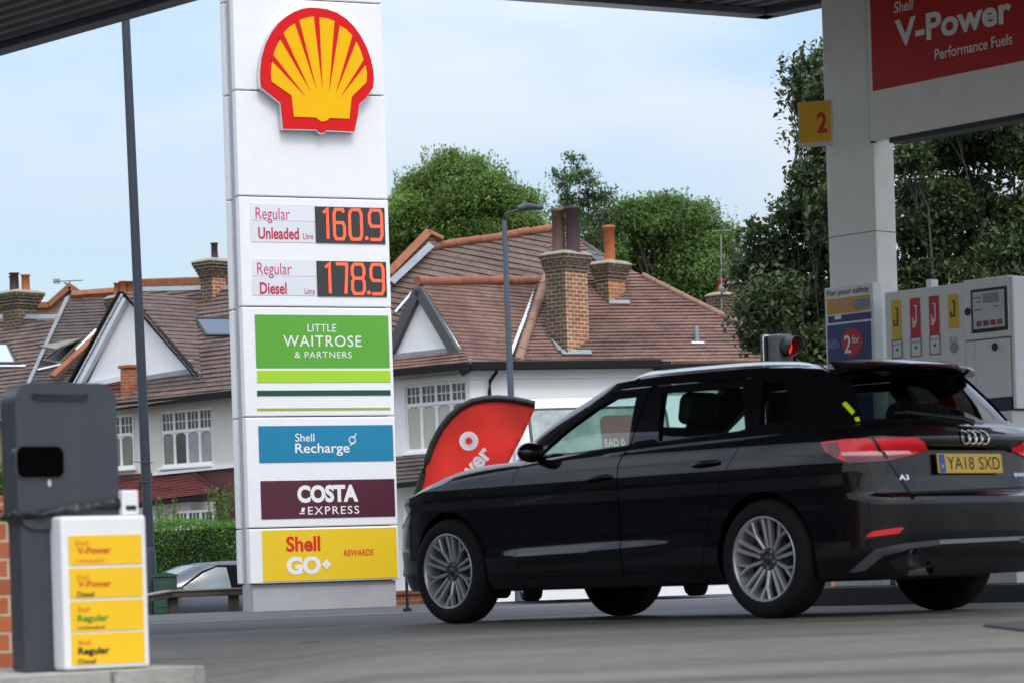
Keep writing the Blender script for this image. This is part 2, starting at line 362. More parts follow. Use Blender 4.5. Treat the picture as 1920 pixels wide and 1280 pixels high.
def wheel_parts(parent, alloy, tyre, dark, side, detail=True):
    """wheel about the local Y axis; outer face towards +Y * side"""
    f = lambda x, y, h: Vector((x, h * side, y))
    mb = MB()
    mb.lathe([(.222, .080), (.232, .096), (.250, .103), (.285, .100), (.305, .088), (.3145, .068), (.317, .045), (.317, -.05), (.312, -.075), (.285, -.10), (.235, -.10), (.222, -.09)], f, 64)
    for k in range(4):          # tread grooves
        pass
    mb.build('tyre', tyre, parent, recalc=True)
    mb = MB()
    mb.lathe([(.2285, .088), (.2275, .096), (.219, .096), (.214, .088), (.205, .04), (.195, -.06)], f, 64)
    def pl(poly, a, b, m=0): mb.prism(poly, a, b, lambda u, v, t: Vector((u, t * side, v)), m)
    def rad(r, a): return (r * math.cos(a), r * math.sin(a))
    def spoke(r0, a0, r1, a1, w0, w1, h0=.055, h1=.088):
        p0 = Vector(rad(r0, a0)); p1 = Vector(rad(r1, a1)); d = (p1 - p0).normalized(); nn = Vector((-d.y, d.x))
        A = [p0 + nn * w0 / 2, p0 - nn * w0 / 2, p1 - nn * w1 / 2, p1 + nn * w1 / 2]; B = [p0 + nn * w0 * .28, p0 - nn * w0 * .28, p1 - nn * w1 * .25, p1 + nn * w1 * .25]
        H = [h0, h0, h1, h1]
        bot = [Vector((p.x, (h - .03) * side, p.y)) for p, h in zip(A, H)]; mid = [Vector((p.x, (h - .006) * side, p.y)) for p, h in zip(A, H)]; top = [Vector((p.x, h * side, p.y)) for p, h in zip(B, H)]
        vs = bot + mid + top; fs = [(8, 9, 10, 11)] + [(i + o, (i + 1) % 4 + o, (i + 1) % 4 + 4 + o, i + 4 + o) for o in (0, 4) for i in range(4)]
        mb.mesh(vs, fs)
    for k in range(5):
        a = 2 * math.pi * k / 5 + math.pi / 2 + .05
        for s in (-1, 1):
            spoke(.055, a + s * .22, .222, a + s * .115, .020, .022)
        c = a + math.pi / 5
        spoke(.055, c, .145, c, .020, .020, .055, .072)
        for s in (-1, 1): spoke(.140, c, .222, c + s * .16, .016, .016, .072, .088)
    hub = MB(); hub.lathe([(.062, .045), (.060, .058), (.036, .060), (.034, .056), (.032, .062), (.0, .064)], f, 32)
    for k in range(5):
        a = 2 * math.pi * k / 5 + math.pi / 2 + math.pi / 5
        mb.tube([Vector((.048 * math.cos(a), .05 * side, .048 * math.sin(a))), Vector((.048 * math.cos(a), .066 * side, .048 * math.sin(a)))], .008, 6)
    mb.build('rim', alloy, parent, recalc=True); hub.build('hub_cap', mat('hub_grey', (.055, .055, .06), .35, metal=.4), parent, recalc=True)
    mb = MB(); mb.lathe([(.21, -.02), (.0, -.02)], f, 40); mb.lathe([(.135, .02), (.13, .028), (.05, .028)], f, 32)
    mb.build('brake_disc', dark, parent, recalc=True)

def build_black_car():
    a, tilt = R_(40.84), .00607
    Fw = Vector((-math.sin(a) * math.cos(tilt), math.cos(a) * math.cos(tilt), -math.sin(tilt))); Rt = Vector((math.cos(a), math.sin(a), 0)); U = Rt.cross(Fw)
    o = Vector((1.348, 14.287, .0379)) + Rt * .745
    M = Matrix(((Fw.x, -Rt.x, U.x, o.x), (Fw.y, -Rt.y, U.y, o.y), (Fw.z, -Rt.z, U.z, o.z), (0, 0, 0, 1)))
    root = thing('hatchback_car', 'black five door hatchback with yellow rear plate stopped beside the fuel pump', 'car', M)
    Mi = M.inverted(); eye = Mi @ EYE
    paint = mat('black_paint', (.0035, .0035, .0048), .35, noise=.05, coat=1.0, spec=.05)
    trim = mat('black_trim', (.012, .012, .013), .42, noise=.1); rubber = mat('tyre_rubber', (.008, .008, .0085), .8, noise=.15, nscale=30, spec=.25)
    alloy = mat('alloy', (.46, .46, .47), .3, metal=.55, noise=.05, coat=.3); chrome = mat('chrome', (.75, .76, .78), .12, metal=1, noise=.02)
    dark = mat('cabin_dark', (.010, .010, .011), .7, noise=.2); glass = glass_mat('car_glass', (.62, .76, .72)); glass2 = glass_mat('tinted_glass', (.20, .25, .24))
    red = mat('lamp_red', (.70, .012, .02), .2, noise=.15, nscale=25, coat=.5, emit=(1, .02, .03, .10)); red2 = mat('lamp_dark_red', (.16, .006, .02), .15, coat=1.); pale = mat('lamp_pale', (.75, .42, .44), .25, coat=.4, noise=.25, nscale=40, emit=(1, .45, .45, .08))
    silver = mat('satin_silver', (.55, .58, .62), .3, metal=.9, noise=.04)
    shell = car_shell(7)
    b = bmesh.new(); b.from_mesh(shell); bvh = BVHTree.FromBMesh(b); b.free()
    def loc_ray(px, py): return (Mi.to_3x3() @ ray(px, py)).normalized()
    def hit(px, py):
        r = bvh.ray_cast(eye, loc_ray(px, py)); return r[0], r[1]
    def xz(poly, y0=.72):
        out = []
        for px, py in poly:
            p, n = hit(px, py)
            if p is None: d = loc_ray(px, py); t = (y0 - eye.y) / d.y; p = eye + d * t
            out.append((p.x, p.z))
        return out
    # --- hollow body with window openings and wheel arches
    rows = [list(r) for r in CARROWS]
    cabin = car_shell(5, lower=False, inset=.035, zfloor=.70, roofdrop=.035)
    body = boolean(shell, cabin, 'DIFFERENCE')
    YP = lambda u, v, t: Vector((u, t, v)); XP = lambda u, v, t: Vector((t, u, v))
    for wx in (0, 2.63):
        for s in (1, -1):
            c = cutter(disc(wx, .322, .352, 40), s * .50, s * 1.0, YP); body = boolean(body, c, 'DIFFERENCE')
    win = {'front': [(1.86, .958), (1.05, .985), (1.085, 1.258), (1.29, 1.26), (1.44, 1.205), (1.64, 1.10)], 'rear': [(.81, .99), (.15, 1.01), (.25, 1.248), (.88, 1.26)], 'quarter': [(.055, 1.03), (-.19, 1.045), (-.04, 1.24), (.12, 1.275)]}
    for k, p in win.items(): body = boolean(body, cutter(p, -1, 1, YP), 'DIFFERENCE')
    rw = [(-.60, 1.02), (.60, 1.02), (.47, 1.285), (-.47, 1.285)]; body = boolean(body, cutter(rw, -.35, -1.2, XP), 'DIFFERENCE')
    ws = [(-.62, .995), (.62, .995), (.44, 1.34), (-.44, 1.34)]; body = boolean(body, cutter(ws, 1.2, 2.6, XP), 'DIFFERENCE')
    # --- doors cut out of the side, each a mesh of its own
    doors = {'front': [(1.10, .262), (1.96, .262), (2.02, .50), (2.0, .86), (1.93, .935), (1.64, 1.15), (1.46, 1.255), (1.28, 1.312), (.985, 1.312), (1.03, 1.0), (1.10, .88)],
             'rear': [(1.10, .262), (1.10, .88), (1.03, 1.0), (.985, 1.312), (.22, 1.298), (.10, 1.02), (.30, .72), (.40, .56), (.48, .262)]}
    def inset_poly(p, d):
        c = Vector((sum(q[0] for q in p) / len(p), sum(q[1] for q in p) / len(p))); o = []
        n = len(p)
        for i in range(n):
            a_, b_, c_ = Vector(p[i - 1]), Vector(p[i]), Vector(p[(i + 1) % n]); d1 = (b_ - a_).normalized(); d2 = (c_ - b_).normalized()
            n1 = Vector((-d1.y, d1.x)); n2 = Vector((-d2.y, d2.x))
            area = sum(p[k][0] * p[(k + 1) % n][1] - p[(k + 1) % n][0] * p[k][1] for k in range(n)); s = 1 if area > 0 else -1
            nn = (n1 + n2).normalized(); o.append(tuple(b_ + nn * s * d / max(.4, nn.dot(n1))))
        return o
    dm = {}
    for k, p in doors.items():
        for s in (1, -1): dm[k, s] = boolean(body, cutter(inset_poly(p, .0045), s * .46, s * 1.0, YP), 'INTERSECT')
    for k, p in doors.items():
        for s in (1, -1): body = boolean(body, cutter(p, s * .46, s * 1.0, YP), 'DIFFERENCE')
    def autosmooth(me):
        b = bmesh.new(); b.from_mesh(me)
        for f in b.faces: f.smooth = True
        for e in b.edges:
            if len(e.link_faces) == 2 and e.calc_face_angle(0) > R_(28): e.smooth = False
        b.to_mesh(me); b.free()
    def add(name, me, m, par=root):
        autosmooth(me); me.materials.clear(); me.materials.append(m); me.name = name; return link(name, me, par)
    bo = add('body', body, paint)
    dob = {}
    for (k, s), me in dm.items(): dob[k, s] = add('door', me, paint)
    # --- sheets that follow the body: lamps, glass, trims
    def sheet(poly2, cast, off, name, m, par, step, rim=.012, mirror=False, sm=True):
        b = bmesh.new(); f = b.faces.new([b.verts.new((p[0], p[1], 0)) for p in poly2])
        xs = [p[0] for p in poly2]; ys = [p[1] for p in poly2]
        for ax, lo, hi in ((0, min(xs), max(xs)), (1, min(ys), max(ys))):
            n = int((hi - lo) / step)
            for i in range(1, n + 1):
                co = [0, 0, 0]; co[ax] = lo + (hi - lo) * i / (n + 1); no = [0, 0, 0]; no[ax] = 1
                bmesh.ops.bisect_plane(b, geom=b.verts[:] + b.edges[:] + b.faces[:], plane_co=co, plane_no=no)
        dead = []; nrm = {}
        for v in b.verts:
            p, n = cast(v.co.x, v.co.y)
            if p is None: dead.append(v)
            else: v.co = p + n * off; nrm[v] = n
        if dead: bmesh.ops.delete(b, geom=dead, context='VERTS')
        if rim:
            be = [e for e in b.edges if len(e.link_faces) == 1]; low = {}
            for e in be:
                for v in e.verts:
                    if v not in low: low[v] = b.verts.new(v.co - nrm[v] * rim)
            for e in be: b.faces.new((e.verts[0], e.verts[1], low[e.verts[1]], low[e.verts[0]]))
        if rim: bmesh.ops.recalc_face_normals(b, faces=b.faces)
        else:
            b.normal_update()
            for f in b.faces:
                if f.normal.dot(nrm[f.verts[0]]) < 0: f.normal_flip()
        if mirror:
            for v in b.verts: v.co.y = -v.co.y
            bmesh.ops.reverse_faces(b, faces=b.faces)
        me = bpy.data.meshes.new(name); b.to_mesh(me); b.free(); return add(name, me, m, par)
    def castY(s):
        def f(x, z):
            r = bvh.ray_cast(Vector((x, 2 * s, z)), Vector((0, -s, 0))); return r[0], r[1]
        return f
    def castX(s):
        def f(y, z):
            r = bvh.ray_cast(Vector((6 * s, y, z)), Vector((-s, 0, 0))); return r[0], r[1]
        return f
    grow = lambda p, d: inset_poly(p, -d)
    for s in (1, -1):
        for k in ('front', 'rear'): sheet(grow(win[k], .012), castY(s), -.016, 'window', glass if k == 'front' else glass, dob[k, s], .08, 0)
        sheet(grow(win['quarter'], .01), castY(s), -.016, 'quarter_window', glass2, bo, .08, 0)
    sheet(grow(rw, .012), castX(-1), -.012, 'rear_window', glass2, bo, .07, 0); sheet(grow(ws, .012), castX(1), -.012, 'windscreen', glass, bo, .1, 0)
    px = lambda poly, off, name, m, par=root, step=5, rim=.012, mirror=False: sheet(poly, hit, off, name, m, par, step, rim, mirror)
    lamp = [(1541, 829), (1588, 823), (1635, 821), (1716, 819), (1728, 826), (1738, 839), (1710, 851), (1664, 863), (1590, 866), (1570, 858), (1549, 846)]
    L = px(lamp, .012, 'tail_light', red, step=6, rim=.03); L2 = px(lamp, .012, 'tail_light', red, step=6, rim=.03, mirror=True)
    for par, mi in ((L, False), (L2, True)):
        px([(1579, 848), (1652, 845), (1700, 845), (1706, 850), (1660, 853), (1582, 854)], .016, 'light_bar', pale, par, 6, .003, mi)
        px([(1583, 856), (1662, 855), (1700, 852), (1660, 864), (1592, 868)], .0155, 'lower_lens', red2, par, 6, .003, mi)
        px([(1543, 832), (1572, 829), (1577, 843), (1574, 857), (1560, 851)], .0155, 'side_lens', red2, par, 6, .003, mi)
        px([(1632, 818), (1638, 818), (1664, 858), (1659, 861)], .017, 'shut_line', trim, par, 5, .004, mi)
    for mi in (False, True):
        px([(1624, 1003), (1637, 995), (1690, 987), (1694, 990), (1684, 999), (1630, 1006)], .006, 'reflector', red, step=5, mirror=mi)
        px([(1592, 1072), (1640, 1029), (1700, 1017), (1760, 1011), (1760, 1020), (1704, 1027), (1655, 1040), (1622, 1068)], .008, 'bumper_trim', mat('grey_trim', (.10, .105, .115), .35, metal=.3), step=6, mirror=mi)
    px([(1758, 1011), (1919, 1004), (1919, 1011), (1758, 1019)], .008, 'bumper_trim', silver, step=6)
    px([(1668, 1050), (1700, 1038), (1919, 1030), (1919, 1075), (1690, 1080)], .003, 'diffuser', trim, step=8)
    px([(1662, 862), (1665, 861), (1708, 922), (1704, 925)], .002, 'shut_line', dark, step=4, rim=.002); px([(1704, 921), (1919, 911), (1919, 915), (1706, 926)], .002, 'shut_line', dark, step=5, rim=.002)
    # number plate
    mb = MB(); mb.box(-.812, -.800, -.235, .285, .728, .832)
    tl = R_(0)
    shear = lambda p: Vector((p.x + (p.z - .78) * .10, p.y, p.z))
    for i, v in enumerate(mb.v): mb.v[i] = tuple(shear(Vector(v)))
    pl = mb.build('number_plate', mat('plate_yellow', (.72, .46, .04), .4, noise=.04), root, bevel=.004)
    f = lambda u, v: shear(Vector((-.8135, -u, v)))
    mb = MB(); mb.prism(rrect(-.28, -.232, .733, .827, .006), 0, 1, lambda u, v, t: f(u, v) + Vector((-.0006 * t, 0, 0))); mb.build('plate_band', mat('plate_blue', (.02, .08, .45), .4), pl)
    mb = MB(); text(mb, 'YA18', -.213, .000, .748, .815, f, bold=.0); text(mb, 'SXD', .042, .212, .748, .815, f); mb.build('lettering', mat('ink_black', (.008, .008, .008), .5), pl)
    mb = MB(); mb.prism(disc(-.256, .765, .009, 12), 0, 1, lambda u, v, t: f(u, v) + Vector((-.0012 * t - .0006, 0, 0))); mb.build('plate_mark', mat('mark_gold', (.7, .45, .1), .4), pl)
    # four ring badge and lettering on the tailgate
    mb = MB()
    for k in range(4):
        y = .075 - .05 * k; c = hit(*[0, 0])[0]
        p, n = castX(-1)(y, .915)
        pts = []
        for q in range(28):
            t = 2 * math.pi * q / 28; p, n = castX(-1)(y + .033 * math.cos(t), .915 + .033 * math.sin(t)); pts.append(p + n * (.006 + .002 * (k % 2)))
        pts.append(pts[0]); mb.tube(pts, .0058, 6, cap=False)
    mb.build('ring_badge', chrome, root)
    def badge(txt, y0, y1, z0, z1):
        def g(u, v): p, n = castX(-1)(-u, v); return p + n * .004
        mb = MB(); text(mb, txt, -y0, -y1, z0, z1, g, bold=.02); mb.build('badge_lettering', chrome, root)
    badge('A3', .535, .475, .696, .724); badge('quattro', -.36, -.52, .705, .735)
    # spoiler with the high brake light
    pr = [(-.34, 1.362), (-.50, 1.345), (-.575, 1.322), (-.585, 1.308), (-.55, 1.297), (-.40, 1.30)]
    def sp(u, y): return Vector((u[0] + .16 * abs(y / .52) ** 3 * (1 if u[0] < -.45 else .3), y, u[1] - .022 * abs(y / .52) ** 2.5))
    mb = MB(); mb.grid([[sp(u, -.52 + 1.04 * k / 24) for k in range(25)] for u in pr + pr[:1]]); 
    for k in (0, 24): mb.face([sp(u, -.52 + 1.04 * k / 24) for u in pr])
    s_ = pmesh(mb); spo = add('spoiler', s_, paint)
    mb = MB(); mb.grid([[sp((-.578, 1.3205), -.16 + .32 * k / 8) + Vector((-.003, 0, .002)) for k in range(9)], [sp((-.588, 1.309), -.16 + .32 * k / 8) + Vector((-.003, 0, 0)) for k in range(9)]]); mb.build('brake_light', red2, spo)
    # rear wiper
    A, nA = castX(-1)(-.02, 1.01); 
    B, nB = castX(-1)(.36, 1.055); 
    mb = MB(); mb.tube([castX(-1)(-.07, .985)[0] + Vector((-.03, 0, .01)), A + Vector((-.035, 0, .01)), B + Vector((-.02, 0, .0))], [.018, .014, .007], 8); mb.tube([castX(-1)(y, 1.028 + (y) * .06)[0] + Vector((-.008, 0, 0)) for y in (-.1, 0, .1, .2, .3, .42)], .006, 6)
    mb.build('rear_wiper', trim, root)
    # roof rails
    for s in (1, -1):
        pts = []
        for x in np.linspace(-.30, 1.18, 24):
            y = np.interp(x, [-.30, -.08, .2, .6, .95, 1.18], [.515, .545, .563, .57, .568, .545]); r = bvh.ray_cast(Vector((x, y * s, 3)), Vector((0, 0, -1)))
            e = min(1, min(x + .30, 1.18 - x) / .08); pts.append(r[0] + Vector((0, 0, .004 + .018 * e)))
        mb = MB(); sec = [(-.010, .0), (.013, .004), (.0115, .020), (.004, .025), (-.010, .024)]     # flat outer face leaning in a little
        mb.grid([[p + Vector((0, s * a * 1.0, b * min(1, .25 + j * .25, .25 + (len(pts) - 1 - j) * .25) - .012)) for a, b in sec + sec[:1]] for j, p in enumerate(pts)], sm=False); mb.build('roof_rail', mat('rail_aluminium', (.80, .82, .85), .16, metal=1., noise=.02), root, recalc=True)
    # mirrors, handles
    for s in (1, -1):
        mb = MB(); vs = []
        prof = [(0, .02), (.02, .075), (.07, .095), (.12, .085), (.165, .05), (.18, .0)]
        for r_, (dx, rr) in enumerate(prof): vs.append([Vector((1.74 + dx * .62, s * (.805 + .095 * math.cos(t) * rr / .095), .985 + .060 * math.sin(t) * rr / .095)) for t in [2 * math.pi * k / 20 for k in range(21)]])
        mb.grid(vs); mb.face([v for v in vs[0][:-1]]); mb.face([v for v in vs[-1][:-1]])
        mb.tube([Vector((1.82, s * .70, .955)), Vector((1.79, s * .77, .965))], .028, 8)
        mi = mb.build('door_mirror', paint, dob['front', s], recalc=True, weld=True)
        for k, x0, z0 in (('front', 1.245, .80), ('rear', .40, .835)):
            mb = MB(); pts = []
            for q in range(11):
                t = q / 10; x = x0 - .10 + .20 * t; p, n = castY(s)(x, z0 + .012 * (1 - t)); pts.append(p + n * (.026 * math.sin(math.pi * t) ** .5 + .002))
            mb.tube(pts, [.008] + [.013] * 9 + [.008], 8); mb.build('handle', paint, dob[k, s])
    # headlights
    for s in (1, -1):
        sheet([(3.18, .60), (3.42, .565), (3.44, .64), (3.30, .70), (3.05, .735), (3.02, .70)], castY(s), .004, 'headlight', mat('lamp_clear', (.35, .36, .38), .08, metal=.3, coat=1.), root, .05, .008)
    # cabin: seats, headrests, wheel
    def rb(name, x0, x1, y0, y1, z0, z1, lean=0., r=.05):
        mb = MB(); mb.box(x0, x1, y0, y1, z0, z1, 0, lambda p: Vector((p.x - lean * (p.z - z0), p.y, p.z)))
        return mb.build(name, dark, root, bevel=r, seg=4)
    for s in (1, -1):
        rb('front_seat', 1.02, 1.17, s * .36 - .25, s * .36 + .25, .70, 1.08, .32); h = rb('headrest', .82, .92, s * .36 - .135, s * .36 + .135, 1.09, 1.27, .2)
        rb('rear_headrest', -.05, .05, s * .38 - .13, s * .38 + .13, 1.00, 1.16, .2)
    rb('rear_seat', .02, .16, -.6, .6, .70, 1.03, .3); rb('dashboard', 1.72, 2.1, -.62, .62, .82, .985, 0, .06)
    mb = MB(); 
    mb.tube([Vector((1.62 + .06 * math.sin(t), -.36 + .18 * math.cos(t), .93 + .17 * math.sin(t))) for t in [2 * math.pi * k / 24 for k in range(25)]], .014, 8, cap=False); mb.build('steering_wheel', dark, root)
    # stickers on the rear pillar
    lime = mat('lime_sticker', (.62, .85, .02), .4, noise=.05)
    px([(1579, 757), (1586, 752), (1603, 771), (1598, 778)], .004, 'sticker', lime, step=6, rim=.002); px([(1602, 783), (1610, 781), (1613, 789), (1605, 790)], .004, 'sticker', lime, step=6, rim=.002)
    # exhaust
    mb = MB(); mb.tube([Vector((-.70, .42, .235)), Vector((-.845, .42, .24))], .034, 14, cap=False); mb.build('exhaust_pipe', chrome, root)
    for wx in (0, 2.63):
        for s in (1, -1):
            w = bpy.data.objects.new('wheel', None); COL.objects.link(w); w.parent = root; w.location = (wx, s * .672, .317)
            wheel_parts(w, alloy, rubber, dark, s)
    mb = MB(); mb.box(-.5, 3.2, -.5, .5, .185, .215); mb.build('underbody', dark, root, bevel=.02)
    return root
# ------------------------------------------------------------------ ground, road, pavement
def ground_mat(name, c1, c2, scale, rough, stain=.0, bump=.3):
    m = bpy.data.materials.new(name); m.use_nodes = True; t = m.node_tree; b = t.nodes['Principled BSDF']; b.inputs['Specular IOR Level'].default_value = .35
    c = t.nodes.new('ShaderNodeTexCoord')
    def noise(s, det, ro, scl=(1, 1, 1), rot=0):
        p = t.nodes.new('ShaderNodeMapping'); p.inputs['Scale'].default_value = scl; p.inputs['Rotation'].default_value = (0, 0, rot)
        n = t.nodes.new('ShaderNodeTexNoise'); n.inputs['Scale'].default_value = s; n.inputs['Detail'].default_value = det; n.inputs['Roughness'].default_value = ro
        t.links.new(c.outputs['Object'], p.inputs[0]); t.links.new(p.outputs[0], n.inputs['Vector']); return n
    def rng(o, a, b_, lo, hi):
        r = t.nodes.new('ShaderNodeMapRange'); r.inputs[1].default_value = a; r.inputs[2].default_value = b_; r.inputs[3].default_value = lo; r.inputs[4].default_value = hi
        t.links.new(o, r.inputs[0]); return r.outputs[0]
    def mixc(f, a, bb):
        x = t.nodes.new('ShaderNodeMix'); x.data_type = 'RGBA'; t.links.new(f, x.inputs['Factor'])
        for k, q in (('A', a), ('B', bb)):
            if isinstance(q, tuple): x.inputs[k].default_value = (*q, 1)
            else: t.links.new(q, x.inputs[k])
        return x.outputs['Result']
    n1 = noise(scale, 8, .7); n2 = noise(38, 4, .75); n6 = noise(7, 8, .75); n3 = noise(.8, 6, .65, (.35, 1.6, 1), .71); n4 = noise(2.3, 5, .6); n5 = noise(2.6, 7, .7, (.25, 1.9, 1), .71)
    col = mixc(rng(n1.outputs[0], .3, .7, 0, 1), c1, c2)
    col = mixc(rng(n6.outputs[0], .42, .70, 0, .5), col, tuple(q * .6 for q in c1))
    col = mixc(rng(n6.outputs[0], .36, .24, 0, .45), col, tuple(q * 1.35 for q in c2))
    col = mixc(rng(n2.outputs[0], .48, .70, 0, .7), col, tuple(q * .45 for q in c1))
    col = mixc(rng(n5.outputs[0], .46, .70, 0, stain * .8), col, tuple(q * .55 for q in c1))
    col = mixc(rng(n3.outputs[0], .50, .66, 0, stain), col, tuple(q * .38 for q in c1))          # oil and tyre tracks along the lane
    col = mixc(rng(n4.outputs[0], .66, .72, 0, stain * .9), col, (.02, .02, .02))
    t.links.new(col, b.inputs['Base Color'])
    t.links.new(rng(n3.outputs[0], .3, .7, rough, rough - .22), b.inputs['Roughness'])
    bp = t.nodes.new('ShaderNodeBump'); bp.inputs['Strength'].default_value = bump; bp.inputs['Distance'].default_value = .004
    t.links.new(n2.outputs[0], bp.inputs['Height']); t.links.new(bp.outputs[0], b.inputs['Normal']); return m
def sheet_st(name, s0, s1, r0, r1, dz, m, n=40, q=30):
    """a sheet laid on the ground, in lane coordinates (s along AX, r along RX)"""
    o = Vector((1.35, 14.29, 0)); mb = MB()
    mb.grid([[(lambda p: Vector((p.x, p.y, gz(p.x, p.y) + dz)))(o + AX * (s0 + (s1 - s0) * i / n) + RX * (r0 + (r1 - r0) * j / q)) for j in range(q + 1)] for i in range(n + 1)][::-1])
    ob = mb.build(name, m); tag(ob, None, None, kind='structure'); return ob
def lane(x, y): d = Vector((x - 1.35, y - 14.29, 0)); return d.dot(AX), d.dot(RX)

def build_ground():
    asph = ground_mat('asphalt', (.070, .070, .072), (.10, .10, .102), .7, .82, .35)
    conc = ground_mat('concrete', (.168, .158, .135), (.226, .214, .185), .5, .78, .85)
    earth = ground_mat('far_ground', (.07, .075, .05), (.10, .10, .07), .2, .9, .2)
    xs = np.concatenate([np.linspace(-400, -40, 8), np.linspace(-36, 36, 49), np.linspace(40, 400, 8)]); ys = np.concatenate([np.linspace(-120, -15, 5), np.linspace(-12, 70, 70), np.linspace(80, 900, 10)])
    mb = MB(); mb.grid([[Vector((x, y, gz(x, y) - .035)) for y in ys] for x in xs][::-1]); tag(mb.build('ground', earth), None, None, kind='structure')
    sheet_st('forecourt', -26, 3.6, -22, 22, 0, conc, 90, 120)
    sheet_st('forecourt_asphalt', 3.6, 15.2, -22, 26, 0, asph, 30, 40)
    # the street beyond: road and pavement run along the house fronts
    K = P(880, 684, 56); w = Vector((-.743, .669, 0)); n = Vector((-.669, -.743, 0))
    def strip(name, a, b, dz, m):
        mb = MB(); mb.grid([[(lambda p: Vector((p.x, p.y, gz(p.x, p.y) + dz)))(Vector((K.x, K.y, 0)) + w * (-30 + 80 * i / 60) + n * (a + (b - a) * j / 12)) for j in range(13)] for i in range(61)]); tag(mb.build(name, m), None, None, kind='structure')
    strip('road', 8.5, 16.0, -.02, asph); strip('pavement', 5.5, 8.4, .09, conc)
    q0 = Vector((0, 0, gz(2.2, 13.2))); c = [on_plane(x, y, q0, Vector((0, 0, 1))) for x, y in ((1843, 1179), (1935, 1170), (2010, 1181), (1925, 1191))]; ctr = sum(c, Vector()) / 4
    rt = thing('manhole_cover', 'dark blue grey steel manhole cover set in the concrete at right', 'manhole cover', Vector((ctr.x, ctr.y, gz(ctr.x, ctr.y))))
    st = mat('cover_steel', (.07, .075, .085), .45, metal=.4, noise=.2, nscale=20, dirt=.3); mb = MB(); mb.prism([(p.x, p.y) for p in c], 0, 1, lambda u, v, t: Vector((u, v, gz(u, v) + .004 + .006 * t))); mb.build('lid', st, rt, world=True, recalc=True)
    # white line at the edge of the forecourt
    ln = sheet_st('white_line', 8.2, 8.28, -7, 12, .004, mat('line_paint', (.55, .55, .54), .7, dirt=.7, dscale=3), 1, 40)

def build_reflection_blocker():
    # made-up low building outside the picture, added to darken the black car's reflections
    f = Fr((-7.5, 9.0, 0), (-.30, .954)); root = thing('reflection_blocker', 'unseen dark building added at left to darken the car reflections', 'shop', f.M)
    dk = mat('blocker_panel', (.05, .05, .055), .5, noise=.08); gl = mat('blocker_glass', (.015, .018, .02), .08, coat=.5, noise=.3); wh = mat('fascia_white', (.72, .72, .72), .45, noise=.04, dirt=.15)
    mb = MB(); mb.box(0, 19, 0, 6, -.3, 2.5); mb.build('wall', dk, root); mb = MB(); mb.box(-.2, 19.2, -.25, 6.2, 2.505, 2.75); mb.build('fascia', dk, root, bevel=.01)
    for k in range(7):
        mb = MB(); mb.box(.5 + 2.6 * k, 2.9 + 2.6 * k, -.05, -.004, .15, 2.3); w = mb.build('window', dk, root, bevel=.01); mb = MB(); mb.box(.58 + 2.6 * k, 2.82 + 2.6 * k, -.056, -.052, .25, 2.22); mb.build('pane', gl, w)

